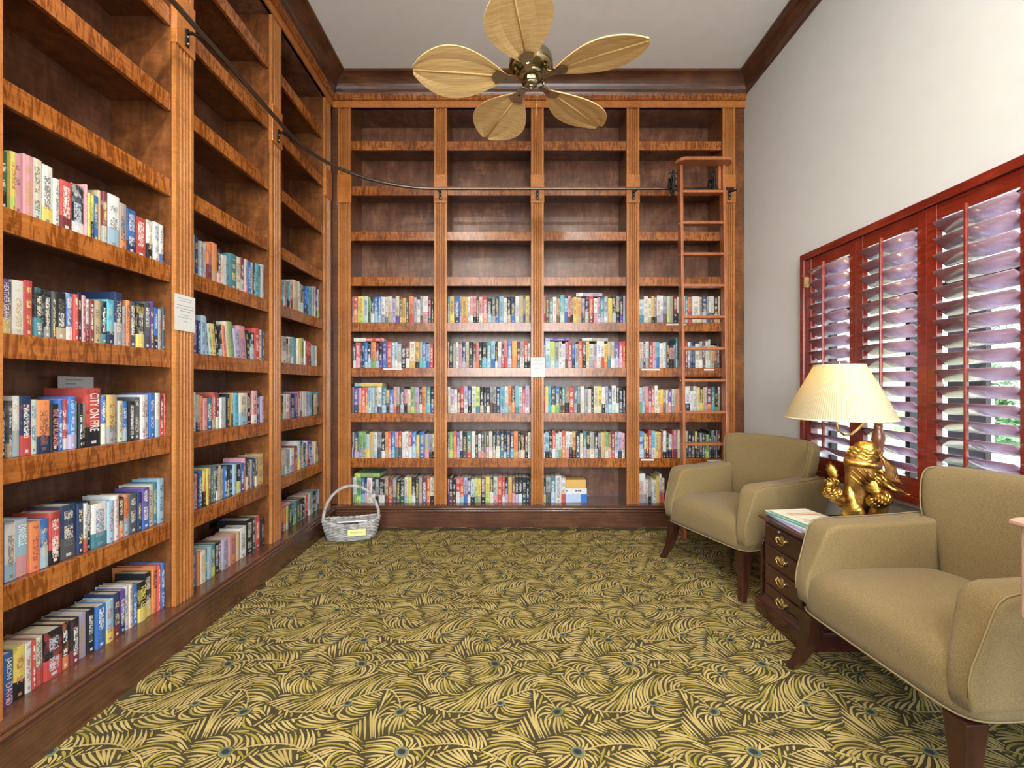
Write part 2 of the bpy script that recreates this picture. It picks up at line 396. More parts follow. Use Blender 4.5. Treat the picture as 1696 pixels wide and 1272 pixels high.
for trial in range(14000):
    p0 = (crn.random()*PX, crn.random()*PY)
    if near(p0, SEP*.86, None): continue
    line = [p0]
    for sg in (1, -1):
        p = p0; prev = fdir(p)*sg; L = 0; LM = crn.uniform(.07, .20)
        while L < LM:
            d_ = fdir(p)*sg
            if d_[0]*prev[0]+d_[1]*prev[1] < .60: break
            prev = d_*.6+prev*.4; prev = prev/np.hypot(*prev); p = (p[0]+prev[0]*.008, p[1]+prev[1]*.008); L += .008
            if near(p, SEP*.50, None): break
            line = line+[p] if sg > 0 else [p]+line
    if len(line) < 4: continue
    n_ = len(strokes); strokes.append([Vector((a, b)) for a, b in line])
    for q in line: occ.setdefault(hk(q), []).append(((float(q[0]), float(q[1])), n_))
for ix in range(-5, 6):
    for iy in range(-3, 4):
        o_ = Vector((ix*PX, iy*PY))
        if o_.x+PX < X0 or o_.x > X1 or o_.y+PY < Y0 or o_.y > Y1: continue
        for n_, st in enumerate(strokes):
            q = [p+o_ for p in st]; ribbon(q, .0044, .0042, im['yarn_tan'] if (n_*7) % 10 < 8 else im['yarn_olive'], .0008+.0001*(n_ % 8))
for ix in range(-6, 7):
    for iy in range(-4, 5):
        o_ = Vector((ix*PX, iy*PY))
        for (e0, er, ea), Q in zip(eyes, quills):
            E = e0+o_
            if not (X0+.03 < E.x < X1-.03 and Y0 < E.y < Y1-.03): continue
            ribbon([p+o_ for p in Q], .0025, .0040, im['yarn_tan'], .0020)
            def disc(r, asp, mat, z, off=0, spk=0):
                vs = []
                for k in range(28):
                    a = 2*PI*k/28; rr = r*(1+(spk if k % 2 else 0)); x, y = rr*math.cos(a)+off, rr*asp*math.sin(a)
                    vs.append((E.x+x*math.cos(ea)-y*math.sin(ea), E.y+x*math.sin(ea)+y*math.cos(ea), z))
                mb.add(vs, [tuple(range(28))], mat)
            disc(er*1.25, .85, im['yarn_olive'], .0023); disc(er, .8, im['yarn_teal'], .0026, 0, .16); disc(er*.68, .78, im['yarn_dark'], .0029, -er*.08)
fl = mb.build('floor', None, fixn=False); struct(fl)

# ================================================================== BOOKCASES
SH = [.187, .580, .973, 1.365, 1.757, 2.152, 2.544, 2.936, 3.327]       # top of base and of the shelves
TOP = 3.600
def flutes(u0, u1, f, dirn, depth=.03):
    """pilaster cross-section; u along the wall, f = front coordinate, dirn=+1 when the room lies at +f"""
    W_ = u1-u0; pts = [(u0, f-dirn*depth), (u0, f)]; n = 4; m_ = W_*.14; g = (W_-2*m_)/n
    for k in range(n):
        a = u0+m_+g*k+g*.14; b = a+g*.72
        for j in range(7):
            t = j/6; pts.append((a+(b-a)*t, f-dirn*.013*math.sin(PI*t)**.7))
    return pts+[(u1, f), (u1, f-dirn*depth)]
def bookcase(name, label, bays, pils, place, ends, group=None):
    """bays: list of (u0,u1); pils: list of (u0,u1). place(u, d) -> (x,y): u along the wall, d = depth behind the face (+ into the wall)"""
    root = empty(name, (0, 0, 0), 0, label, 'bookcase', group)
    def P2(u, d): return place(u, d)
    def bx(mb, u0, u1, d0, d1, z0, z1, m=0):
        a, b = P2(u0, d0), P2(u1, d1); mb.box(min(a[0], b[0]), max(a[0], b[0]), min(a[1], b[1]), max(a[1], b[1]), z0, z1, m)
    def profile(mb, u0, u1, prof, m=0):
        """prof = (d,z) outline swept along the wall"""
        n = len(prof); vs = []
        for u in (u0, u1):
            for d_, z in prof: x, y = P2(u, d_); vs.append((x, y, z))
        mb.add(vs, [(i, (i+1) % n, n+(i+1) % n, n+i) for i in range(n)]+[tuple(range(n)), tuple(range(n, 2*n))], m)
    for (u0, u1) in bays:
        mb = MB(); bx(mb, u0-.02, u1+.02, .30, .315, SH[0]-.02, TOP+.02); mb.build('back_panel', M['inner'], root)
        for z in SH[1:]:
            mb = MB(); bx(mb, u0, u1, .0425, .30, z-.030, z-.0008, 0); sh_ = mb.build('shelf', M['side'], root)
            mb = MB(); bx(mb, u0, u1, .022, .042, z-.078, z); mb.build('nosing', M['face_back'], sh_, bevel=.002)
        mb = MB(); bx(mb, u0, u1, .01, .30, SH[0]-.03, SH[0]); mb.build('bottom_shelf', M['base'], root, bevel=.0015)
    for k, (u0, u1) in enumerate(pils):
        if k == len(pils)-1 and False: continue
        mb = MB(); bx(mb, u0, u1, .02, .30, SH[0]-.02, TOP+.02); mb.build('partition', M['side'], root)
        # fluted face with the plain block the rail brackets sit on
        mb = MB(); sec = flutes(u0, u1, 0, 1, .022)
        for z0, z1 in ((SH[0], 2.786), (3.024, TOP+.01)):
            n = len(sec); vs = []
            for z in (z0, z1):
                for (u, f) in sec: x, y = P2(u, -f); vs.append((x, y, z))
            mb.add(vs, [(i, (i+1) % n, n+(i+1) % n, n+i) for i in range(n)]+[tuple(range(n)), tuple(range(n, 2*n))])
        p = mb.build('pilaster', M['pil'], root)
        mb = MB(); bx(mb, u0-.004, u1+.004, -.007, .021, 2.784, 3.026); mb.build('mounting_block', M['block'], p, bevel=.003)
    U0, U1 = ends
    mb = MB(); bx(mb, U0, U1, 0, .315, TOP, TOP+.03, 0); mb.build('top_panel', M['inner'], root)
    mb = MB(); profile(mb, U0, U1, [(.02, TOP), (-.012, TOP), (-.012, 3.656), (.02, 3.656)]); mb.build('frieze', M['block'], root)
    mb = MB(); profile(mb, U0, U1, [(.02, 3.656), (-.026, 3.656), (-.031, 3.660), (-.031, 3.685), (-.036, 3.690), (-.040, 3.697), (-.040, 3.70), (.02, 3.70)]); mb.build('frieze_molding', M['face_back'], root, bevel=.001)
    mb = MB()
    pr = [(.315, 0), (-.036, 0), (-.036, .128), (-.040, .132), (-.034, .138), (-.030, .146), (-.036, .152), (-.046, .155), (-.050, .161), (-.046, .167), (-.040, .170), (-.043, .174), (-.043, .184), (-.040, .187), (.012, .187), (.012, .150), (.315, .150)]
    profile(mb, U0, U1, pr); mb.build('plinth', M['base'], root)
    return root
LX, BY = -1.55, 3.92
lb = bookcase('bookcase', 'tall stained wooden bookcase built along the whole left wall', [(.56, 1.266), (1.384, 2.094), (2.212, 2.933), (3.051, 3.767)],
              [(.442, .56), (1.266, 1.384), (2.094, 2.212), (2.933, 3.051), (3.767, 3.885)], lambda u, d_: (LX-d_, u), (.442, 3.92), 'library bookcases')
bpil = [(-1.505, -1.396), (-.676, -.566), (.159, .268), (.983, 1.092), (1.81, 1.916)]
bb = bookcase('bookcase', 'tall stained wooden bookcase across the back wall behind the rolling ladder', [(-1.396, -.676), (-.566, .159), (.268, .983), (1.092, 1.81)],
              bpil, lambda u, d_: (u, BY+d_), (-1.55, 2.0), 'library bookcases')
MB().box(-1.555, -1.505, BY+.006, BY+.03, SH[0], TOP).build('corner_stile', M['base'], bb)
MB().box(1.916, 1.999, BY+.006, BY+.03, SH[0], TOP).build('end_stile', M['side'], bb)
for yy, zz in ((1.553, .385), (2.82, .349)):
    MB().box(-1.8499, -1.845, yy-.045, yy+.045, zz-.016, zz+.016).build('cable_hole', M['iron'], lb)
# crown mouldings
def crown(name, axis, a0, a1, base, sgn, p0, z0, p1, mat):
    pr = [(0, z0)]; pr.append((p0, z0)); pr.append((p0+.004, z0+.010))
    for k in range(9):
        t = k/8; pr.append((p0+.008+(p1-p0-.016)*(1-math.cos(t*PI/2)), z0+.012+(CEIL-.018-z0-.012)*math.sin(t*PI/2)))
    pr += [(p1-.004, CEIL-.016), (p1, CEIL-.014), (p1, CEIL), (0, CEIL)]
    pts = [(base+sgn*p, z) for p, z in pr]
    return struct(MB().prism(pts, a0, a1, axis).build(name, mat))
crown('trim_1', 'y', .0, BY+.2, LX, 1, .040, 3.70, .157, M['crown'])
crown('trim_2', 'x', LX-.2, XR, BY, -1, .040, 3.70, .157, M['crown'])
crown('trim_3', 'y', YF, BY, XR, -1, .008, 3.70, .112, M['crown'])

# ================================================================== LADDER RAIL
root = empty('ladder_rail', (0, 0, 2.85), 0, 'bronze ladder rail pipe curving from the left bookcase to the back one', 'rail')
RZ, RX, RY, RR = 0.0, -1.455, 3.79, .82
pts = [(RX, y, RZ) for y in (.5, 1.0, 1.5, 2.0, 2.5, RY-RR)]
for k in range(1, 17):
    a = PI-(PI/2)*k/16; pts.append((RX+RR+RR*math.cos(a), RY-RR+RR*math.sin(a), RZ))
pts += [(x, RY, RZ) for x in (-.2, .3, .8, 1.3, 1.84)]
MB().tube(pts, .0125, 12).build('rail_pipe', M['rail'], root)
def bracket(x, y, out):
    mb = MB(); o = Vector(out); s_ = Vector((-o.y, o.x, 0)); B = Vector((x, y, 0)); L = abs((RY if abs(o.y) > .5 else RX)-(y if abs(o.y) > .5 else x))
    tfm = Matrix(((s_.x, o.x, 0, x), (s_.y, o.y, 0, y), (0, 0, 1, 0), (0, 0, 0, 1)))
    mb.box(-.011, .011, 0, .006, -.042, .034, 0, tfm)
    mb.tube([(0, .004, .022), (0, .030, .020), (0, .055, .006), (0, L, -.010)], .008, 8, 0, tf=tfm)
    mb.tube([(0, .002, .034), (0, .002, .040)], .009, 8, 0, tf=tfm)
    ob = mb.build('bracket', M['iron'], root, bevel=.001)
    for z in (-.030, .004): MB().blob(tuple(tfm @ Vector((0, .007, z))), .005, seg=8, rings=5).build('screw', M['steel'], ob)
for (u0, u1) in bpil[1:]: bracket((u0+u1)/2, BY-.008, (0, -1, 0))
for (u0, u1) in ((2.094, 2.212), (2.933, 3.051), (1.266, 1.384)): bracket(LX+.008, (u0+u1)/2, (1, 0, 0))

# ================================================================== LADDER
lad = empty('rolling_ladder', (1.53, 3.66, 0), 0, 'reddish wooden rolling library ladder hooked on the rail at the back bookcase', 'ladder')
def ly(z): return -.05+.085*z/3.0        # lean of the rails, local y
lx = .172
for s_ in (-1, 1):
    a, b = ly(0), ly(2.985)
    mb = MB(); vs = []
    for z, yy in ((0.0, a), (2.985, b)):
        vs += [(s_*lx-.011, yy-.036, z), (s_*lx+.011, yy-.036, z), (s_*lx+.011, yy+.036, z), (s_*lx-.011, yy+.036, z)]
    mb.add(vs, [(0, 1, 2, 3), (4, 5, 6, 7), (0, 1, 5, 4), (1, 2, 6, 5), (2, 3, 7, 6), (3, 0, 4, 7)]); st = mb.build('side_rail', M['ladder'], lad, bevel=.003)
    for k in range(11):
        z = 2.772-.2535*k
        MB().blob((s_*(lx+.0115), ly(z), z), (.003, .006, .006), seg=8, rings=4).build('rung_bolt', M['steel'], st)
for k in range(11):
    z = 2.772-.2535*k; yy = ly(z)
    if z < .1: continue
    MB().box(-lx+.011, lx-.011, yy-.034, yy+.034, z-.011, z+.011).build('rung', M['ladder'], lad, bevel=.004)
mb = MB(); pl = [(-.225, .03), (-.225, -.02), (-.205, -.065), (-.175, -.085), (.175, -.085), (.205, -.065), (.225, -.02), (.225, .03)]
mb.prism(pl, 2.985, 3.012); mb.build('top_platform', M['ladder'], lad, bevel=.006, seg=3)
mb = MB(); mb.prism([(.02, 2.985), (.105, 2.985), (.06, 2.84), (.02, 2.80)], .135, .155, 'x'); mb.build('brace', M['ladder'], lad)
for s_, xx in ((-1, -lx-.045), (1, lx-.055)):
    rf = MB()
    rf.box(xx-.007, xx+.007, .045, .075, 2.76, 2.965)
    ob = rf.build('hook_strap', M['iron'], lad, bevel=.002)
    mb = MB(); c = Vector((xx, .13, 2.89)); n = 20
    mb.tube([tuple(c+Vector((0, math.cos(2*PI*k/n)*.046, math.sin(2*PI*k/n)*.046))) for k in range(n)], .006, 6, closed=True)
    for k in range(5): mb.tube([tuple(c), tuple(c+Vector((0, math.cos(2*PI*k/5)*.044, math.sin(2*PI*k/5)*.044)))], .004, 6)
    mb.tube([tuple(c+Vector((-.014, 0, 0))), tuple(c+Vector((.014, 0, 0)))], .012, 10)
    mb.build('roller_wheel', M['iron'], lad)
    mb = MB()
    mb.tube([tuple(c), (xx, .09, 2.93), (xx, .06, 2.95)], .007, 6)
    mb.tube([(xx, .06, 2.80), (xx, .10, 2.79), (xx, .125, 2.81), (xx, .12, 2.835), (xx, .10, 2.83)], .005, 6)
    mb.tube([(xx-.008, .06, 2.90), (xx-.02, .04, 2.86), (xx-.012, .03, 2.82), (xx, .05, 2.78)], .005, 6)
    for q in (-1, 1):
        for zc, rr_ in ((2.925, .020), (2.875, .024), (2.82, .018)):
            mb.tube([(xx+q*(.008+rr_*(1-math.cos(a))*.9), .058, zc+rr_*1.15*math.sin(a)) for a in [-2.3+4.9*i/12 for i in range(13)]], .0045, 6)
    mb.build('scroll_arm', M['iron'], lad)
    sx_ = s_*lx
    mb = MB(); mb.tube([(xx, .06, 2.84), (sx_, .036, 2.84)], .006, 6); mb.build('hook_pin', M['iron'], lad)
# ================================================================== BOOKS
PAL = dict(w=(.76, .75, .72), i=(.72, .66, .50), k=(.018, .018, .022), n=(.02, .045, .13), b=(.03, .16, .50), s=(.33, .53, .68), c=(.10, .48, .62),
           t=(.05, .24, .29), g=(.20, .42, .12), l=(.55, .68, .10), y=(.80, .62, .08), a=(.68, .42, .10), o=(.80, .24, .06), r=(.60, .06, .05),
           m=(.20, .03, .035), p=(.72, .32, .36), u=(.13, .07, .34), v=(.46, .40, .62), e=(.36, .37, .39), d=(.08, .09, .11), h=(.52, .40, .24),
           B=(.16, .08, .04), f=(.03, .11, .06), q=(.56, .68, .62))
CN = dict(w='white', i='cream', k='black', n='navy', b='blue', s='sky-blue', c='cyan', t='teal', g='green', l='lime', y='yellow', a='amber', o='orange',
          r='red', m='maroon', p='pink', u='purple', v='lavender', e='grey', d='charcoal', h='tan', B='brown', f='dark-green', q='mint')
def lum(c): return .3*c[0]+.6*c[1]+.1*c[2]
def parse(s, sc, base, ytop0, ysc):
    """tokens 'right-edge colours top' -> (x1, colours, ytop) in photograph pixels"""
    out = []
    for tk in s.split():
        g = re.match(r'([\d.]+)([a-zA-Z]+)([\d.]*)([<>]?)$', tk)
        x, c, y, ln = g.groups()
        out.append((base+float(x)/sc, c, ytop0+float(y)*ysc if y else None, ln))
    return out
def book_geo(T, Hh, D, lean=0.0):
    """cover shell and page block; x = thickness, y = depth from the spine, z up"""
    b = min(.0025, T*.16)
    out = [(0, D), (0, .004), (T*.12, .0015), (T*.5, 0), (T*.88, .0015), (T, .004), (T, D)]
    inn = [(b, D), (b, b+.003), (T*.5, b+.002), (T-b, b+.003), (T-b, D)]
    V, Fc, UV = [], [], []
    def P(p, z): return (p[0]+lean*z, p[1], z)
    def quad(ps, uv): o = len(V); V.extend(ps); Fc.append(tuple(range(o, o+len(ps)))); UV.extend(uv)
    for i in range(6):
        a, c = out[i], out[i+1]; board = i in (0, 5)
        ua, uc = (a[0]-T/2, c[0]-T/2) if not board else ((-9, -9) if i == 0 else (9, 9))
        quad([P(a, 0), P(c, 0), P(c, Hh), P(a, Hh)], [(ua, 0), (uc, 0), (uc, Hh), (ua, Hh)])
    for i in range(4):
        a, c = inn[i], inn[i+1]; quad([P(c, 0), P(a, 0), P(a, Hh), P(c, Hh)], [(9, 0), (9, 0), (9, Hh), (9, Hh)])
    for z in (0, Hh):
        for q in ([out[0], out[1], inn[1], inn[0]], [out[1], out[2], out[3], inn[2], inn[1]], [out[3], out[4], out[5], inn[3], inn[2]], [out[5], out[6], inn[4], inn[3]]):
            pts = [P(p, z) for p in q]
            if z: pts.reverse()
            quad(pts, [(9, z)]*len(pts))
    for x0 in (0, T-b):
        quad([P((x0, D), 0), P((x0+b, D), 0), P((x0+b, D), Hh), P((x0, D), Hh)], [(9, 0)]*4)
    h0 = .0025; pv = []
    for z in (h0, Hh-h0-.001):
        for p in ((b, b+.003), (T-b, b+.003), (T-b, D-.003), (b, D-.003)): pv.append(P(p, z))
    pf = [(3, 2, 1, 0), (4, 5, 6, 7), (0, 1, 5, 4), (1, 2, 6, 5), (2, 3, 7, 6), (3, 0, 4, 7)]
    return V, Fc, UV, pv, pf
def set_attrs(me, n, cols):
    for nm in ('cA', 'cB', 'cC', 'cD'):
        at = me.attributes.new(nm, 'FLOAT_COLOR', 'POINT'); at.data.foreach_set('color', cols[nm])
brnd = random.Random(11)
def book_cols(code, T, Hh):
    A = PAL[code[0]]; Bc = PAL[code[1]] if len(code) > 1 else tuple(min(1, x*brnd.uniform(.75, 1.15)+.01) for x in A)
    split = Hh*brnd.uniform(.22, .45) if len(code) > 1 else Hh*brnd.uniform(.0, .14)
    if lum(A) > .3: C = brnd.choice([(.03, .03, .05), (.35, .04, .04), (.04, .08, .25), (.08, .06, .05), (.45, .30, .08)])
    else: C = brnd.choice([(.80, .79, .75), (.80, .79, .75), (.75, .60, .22), (.60, .70, .80), (.70, .62, .50)])
    j = brnd.uniform(.85, 1.05); g_ = lum(A); A = tuple(min(.80, (x*.86+g_*.14)*j*.86) for x in A); g_ = lum(Bc); Bc = tuple((x*.86+g_*.14)*.80 for x in Bc)
    C = tuple(.72*x+.28*y for x, y in zip(C, A))
    t0 = Hh*brnd.uniform(.12, .3); t1 = Hh*brnd.uniform(.78, .94)
    return (*A, 1), (*Bc, split), (*C, brnd.random()*3), (T, t0, t1, 1)
ALL = []      # every book: dict(area, T, H, D, matrix, code, bay, row, idx, ...)
def frame_left(y, x, z): return Matrix(((0, -1, 0, x), (1, 0, 0, y), (0, 0, 1, z), (0, 0, 0, 1)))
def frame_back(x, y, z): return Matrix.Translation((x, y, z))
BAYN = {'L1': 'nearest left bay', 'L2': 'middle left bay', 'L3': 'far left bay', 'B1': 'leftmost back bay', 'B2': 'second back bay',
        'B3': 'third back bay', 'B4': 'rightmost back bay'}
ROWN = ['bottom', 'second', 'third', 'fourth', 'fifth']
TITLES = {}
def row_left(bay, r, x0, toks, setb=.022, shelf=None):
    z0 = SH[r]; X = LX-.022-setb; k = 0; lst = []
    def Yp(px): return F*abs(X)/(CX-px)
    prev = x0
    lim0, lim1 = {'L1': (1.386, 2.092), 'L2': (2.214, 2.931), 'L3': (3.053, 3.765)}[bay]
    for (x1, code, yt, ln) in toks:
        ya, yb = max(lim0, Yp(prev), lst[-1][1] if lst else lim0), min(lim1, Yp(x1))
        if yb-ya < .006: yb = ya+.006
        if yb > lim1+.0005: continue
        ym = (ya+yb)/2; Hh = H+(CY-yt)*ym/F-z0 if yt is not None else .22
        Hh = max(.165, min(.305, Hh)); lst.append((ya, yb, code, Hh, ln)); prev = x1
    for k, (ya, yb, code, Hh, ln) in enumerate(lst):
        D = .155+.03*brnd.random() if Hh > .2 else .118+.015*brnd.random()
        ALL.append(dict(T=yb-ya-.0006, H=Hh, D=D, M=frame_left(ya, X-brnd.uniform(0, .012), z0+.0004), code=code, bay=bay, row=r, idx=k, n=len(lst),
                        area=(yb-ya)*Hh*(F/((ya+yb)/2))**2*abs(X)/((ya+yb)/2), lean={'<': -.13, '>': .13, '': 0}[ln]))
def row_back(bay, r, toks, setb=.014):
    z0 = SH[r]; yy = BY+.022+setb; lst = []
    lim0, lim1 = {'B1': (-1.395, -.677), 'B2': (-.565, .158), 'B3': (.269, .982), 'B4': (1.093, 1.809)}[bay]
    def Xp(px): return (px-CX)*yy/F
    prev = lim0
    for (x1, code, yt, ln) in toks:
        a, b = max(prev, lim0), min(lim1, Xp(x1))
        if b-a < .006: b = a+.006
        if b > lim1+.001: continue
        Hh = H+(CY-yt)*yy/F-z0 if yt is not None else .23
        lst.append((a, b, code, max(.16, min(.31, Hh)), ln)); prev = b
    for k, (a, b, code, Hh, ln) in enumerate(lst):
        D = .16+.03*brnd.random()
        sf = .07 if ln == '>' else 0
        ALL.append(dict(T=b-a-.0006, H=Hh, D=D, M=frame_back(a, yy+brnd.uniform(0, .01), z0+.0004), code=code, bay=bay, row=r, idx=k, n=len(lst), area=(b-a)*Hh*(F/yy)**2, lean=0))
def TL(s): return parse(s, 1, 0, 0, 1)
# nearest left bay, bottom to top
row_left('L1', 0, 9, TL('27bu1082 46yk1070 58w1076 64r1077 77ir1072 107kr1058 120ko1033 133km1036 149v1023 161k1018 177b1011 190sy995 202nm982 211un977 218w971 224i968 232b968 245ky963 256ky948 264o939 268r936 277b933 282k933'))
row_left('L1', 1, -14, TL('12b868 31ws868 52sp860 70o867 85bs860 104rk848 131nd836 141n834 149wr834 155k830 180wt833 191s831 199w821 209ko825 218os819 231d845 238n819 250ub808 258i803 265t799 281s793'))
row_left('L1', 2, -8, TL('9h671 16n664 24dh664 36ws656 54nr656 66q662 88on663 101k678 108b662 117rw661 128bv657 133s665 140k670 148ek668 173rk643 180bi655 193ae654 200e655 208i664 216bs665 226k665 236d658 244w654 250w654 259b651 267ws651 273mr654 277r652 280.5m645'))
row_left('L1', 3, -6, TL('4n461 18uy462 26dh467 45w465 59r465 73kt477 79k479 91ke480 98d483 115kh485 127bw486 135r488 141k485 147p490 154wm496 161m497 173h498 182kt499 193cn497 206ne485 213e508 220o498 230d500 242ky503 253d501 260u500 266bk510 271e512 276d509 280k509'))
row_left('L1', 4, 4.5, TL('7q238 19fk250 29yl252 41p256 58p258 75iq264 94wy275 104i297 123rm301 145kw307 148p306 153.5y320 160lk324 168.5b325 173h316 180me318 201ws324 213eo338 229bn348 247r361 256wk366 265w369 272wb373 274.5k376 277d377'))
sc = parse
row_left('L2', 0, 320, TL('329b913 333o914 342i915 345t915 352s915 359tl909.5 366k907 370m906 380ve899 384p894 394o889 399h885 410w873 421k860 426d858 434r855 438k858 441i862 446w848'))
row_left('L2', 1, 320, TL('325me787 331p785.5 333n784 339b780 344yk780 348y776 353im775.5 356d774 362.5t773 366kw772 370h771 374e777 378b774 383kg771 388n770.6 393s769 400kl772 406bu767 410p759 413kh761 417m765 421e761.5 424n759 428di757 439a753 445bc757'))
row_left('L2', 2, 320, TL('328w650 334en654 339o656 346p661 356tb664 361rh650 366mi651 370w661 377s658 381k652 386a651 390iB651 398c651 411is651 417k652 420mr647 428pw647 430n650 434eu658 442v658'))
row_left('L2', 3, 321, TL('330u531 334n531 342s523 349s527< 355q538< 362y537< 366k533< 372ke538 378o540< 384i534< 391g534< 402v546< 412p541< 417k548< 424ks551 431r544 437w546 442n547'))
row_left('L2', 4, 320.5, TL('327si388 333n392 338es400 345q403.5 352om402 362oh403 367kp413 374.5w422 378e424 382.5s427 393t421.5 402i426 407me427 411ep430 416.5b433 421w435 423k436 430.5c437.5 434.5nc440 439e439 443k445'))
row_left('L3', 0, 466, parse('100pu63 180ou60 230oa58 275lq56 340fk54 400tk50 470tg47 540df45 580kd42 640kf38 700ip34 755rm31 800eq27 860te25 920kf20 980bc17 1020ek15 1060we15', 14.14, 460, 800, 10/14.14))
row_left('L3', 1, 465, parse('150mk50 280ws47 420eq46 530we41 600mr34 660wi20 710sy19 780de18 830sw23 870kt24 940wp20 1000um18 1070bv22 1130wv22 1190h20 1270ki20 1340kh20', 18.175, 460, 720, 10/18.175))
row_left('L3', 2, 464.5, parse('165w36 225kt34 320q27 345k28 425wp27 500vo27 635kb28 700un24 760vu22 855rp18 900eB19 1000wq18 1050ev18 1130vw18 1250cs19 1290k30 1430ih33 1480tk20 1535ih19', 21.2, 460, 640, 10/21.2))
row_left('L3', 3, 465, parse('150w22 280ew22 370kp28 450ih24 490ts26 580c25 620t27 660wi29 760yi29 840gq28 890w36 935mr36 1010rm38 1040vk44 1140s50 1210iw54', 18.175, 460, 545, 10/18.175))
row_left('L3', 4, 465, parse('100uv5 180sb6 220us8 270ew10 345e9 385tk10 440qw9 495pm9 640ih9 700wi12 745ew19 800ns24 850b27 900bn27 945bn28 1055c29 1110e28 1165vw28 1240un32 1310ql36', 18.175, 460, 460, 10/18.175))
def RB(bay, r, y0, s, base, **kw): row_back(bay, r, parse(s, 11.307, base, y0, 10/11.307), **kw)
RB('B1', 4, 480, '110pw13 195ro12 305yl12 390qq12 435gf14 450kw14 500nw15 570bs13 630bs12 705we13 760it13 835ih12 905v16 975iu12 1030Ba13 1105a15 1150dB18 1245or12 1305ve14 1365w18 1415eB12 1510wp12 1575md15 1615kB16', 575)
RB('B1', 3, 555, '105sk18 155kw16 245rp14 270m14 320n14 380bs14 440ns17 530og13 590ms15 655ku12 735ub13 830r12 880wq14 940sw13 1010ew16 1095dk17 1165mw15 1275ia12 1345ak13 1405ec13 1475bc13 1550sb17 1610r17', 575)
RB('B1', 2, 630, '110ih13 205un14 265po14 335ro13 385rp13 445sq13 510se13 560hs13 640wd12 725ts13 785ak18 865bv17 925pr12 980eB12 1065de12 1120pk16 1185ih17 1255gl12 1345ve13 1400ki13 1480o12 1560tc12 1625ku14', 575)
RB('B1', 1, 705, '95kw13 125eu12 205nv12 295ge12 350gh12 415sy16 490ah12 560ws13 640ed13 700kw15 770oa12 820rp11 890bc11 950pt12 1020rd11 1085w12 1145w11 1205rw12 1290bs12 1350ya18 1450b12 1530ep16 1590ek16 1630ik16', 575)
RB('B1', 0, 775, '90wp18 165qg18 250gl18 325bc20 370np22 465wi19 520kw22 585ek22 695kw21 765hB19 850mr19 920ed20 985kd24 1070kf24 1140qs18 1205yl18 1275kw18 1340kd19 1400eh18 1485mu18 1555ro17 1630ik18', 575, setb=.03)
RB('B2', 4, 480, '110te12 195ay12 295bn12 340ev12 440ao13 490wq13 545pw12 610pk12 660Bk14 725pw13 820ro11 895ks12 970de12 1035nb12 1120s12 1185w15 1255kh13 1340kb13 1415wi12 1490he11 1530ed16 1605yh11 1635dB16', 735)
RB('B2', 3, 555, '100hp13 165dk15 225e17 275qw13 340p17 410nv13 470ih13 545kd13 605mp15 655po15 715kd13 805kc13 885ts12 960sb11 1010kw12 1080wv12 1130mr16 1190pr10 1275bv11 1370ao11 1435mt12 1505ew12 1580rk11 1625wk15', 735)
RB('B2', 2, 630, '120ih12 190vw16 250w17 305mh16 380rm11 445vw11 520nk12 600wi11 675lt12 750kh13 800kd14 860kw13 920eB12 985ed12 1055nd12 1140cs12 1205ws11 1270oh10 1335ko12 1410ct10 1475wp12 1525rp16 1605vw10 1640rm16', 735)
RB('B2', 1, 705, '100de12 165gl12 240ro11 300uv12 350wn11 430kd12 520tr11 590w11 640kd14 695wp16 760do12 795ge12 845mp12 910qw11 975kh12 1055nw11 1130kt12 1170kw12 1250nb11 1310mc12 1390oa11 1440kp12 1520ki13 1580mk15 1640iw13', 735)
RB('B2', 0, 775, '100pu21 165kB19 230km22 300rw19 380rs19 445vb18 500nw19 575wk22 635lg20 695yh21 780Bk18 860yl17 930kw17 1005qp17 1095r17 1145rw17 1205kv17 1280ao18 1340Bp19 1405kv18 1470kw18 1550kf18 1600kn19 1640kB20', 735, setb=.03)
RB('B3', 4, 480, '100pr11 165Bd12 235te15 305wi13 375hB16 455cq10 515sb16 570pm11 620hk15 685ay13 775ah14 835vn16 910kh12 1000rm12 1070wp16 1125pw14 1200tv15 1270ew12 1350ya16 1425ks12 1490ek12 1555ku12 1620vs11', 895)
RB('B3', 3, 555, '95uv11 185qs11 275lq12 345es13 405iw12 465w16 520pB13 595rp11 650bn15 715es16 790ro11 860dk11 920yi12 1005ie16 1060vp17 1135wi11 1200wr11 1260yo16 1325ht12 1395ew12 1475uv12 1550rp12 1625ro11', 895)
RB('B3', 2, 630, '95or13 150yi11 205c11 285dl13 365bg11 405kd12 465tB12 540hk12 635r13 695te12 755ed12 830wi11 900e16 955w16 1000kd13 1080i11 1155yi11 1215wk12 1275vs11 1340ns12 1425wq10 1475kw13 1550kd12 1635kd16', 895)
RB('B3', 1, 705, '90w15 165sk12 225kd12 285rw10 345qs15 405qg12 475ro10 540wp11 600wk12 665ak11 745kd12 805iw15 870tv11 930kh11 1015ew12 1080ke13 1140ed14 1215ah13 1280gi12 1335mp13 1395mr12 1460ew13 1530vn12 1585pi14 1640ao14', 895)
RB('B3', 0, 775, '105ky17 195ed17 285ts17 395wi15 475wr19', 895, setb=.03)
RB('B4', 4, 480, '135qt18 215wq12 275ih16 335ak12 375ek14 445we11 500wv11 565eB12 625ql12 685he12 755mk13 860ik13 910wi12 960ts12 1045or13 1180wi12 1230hy13 1310nv12 1350ed13 1450wd12 1525ko12 1585ih12', 1055)
RB('B4', 3, 555, '125ie13 165dk13 230we12 300mr13 370pv13 430cb13 490wi15 525w14 560e13 615kn12 690pk24 730ed18 760ts5 910kd14 960rm12 1010wv13 1050bn13 1100kn13 1175iw16 1240ew12 1290mB13 1345iq12 1385qw8 1460ah19 1500oB20 1560kd15 1580we11', 1055)
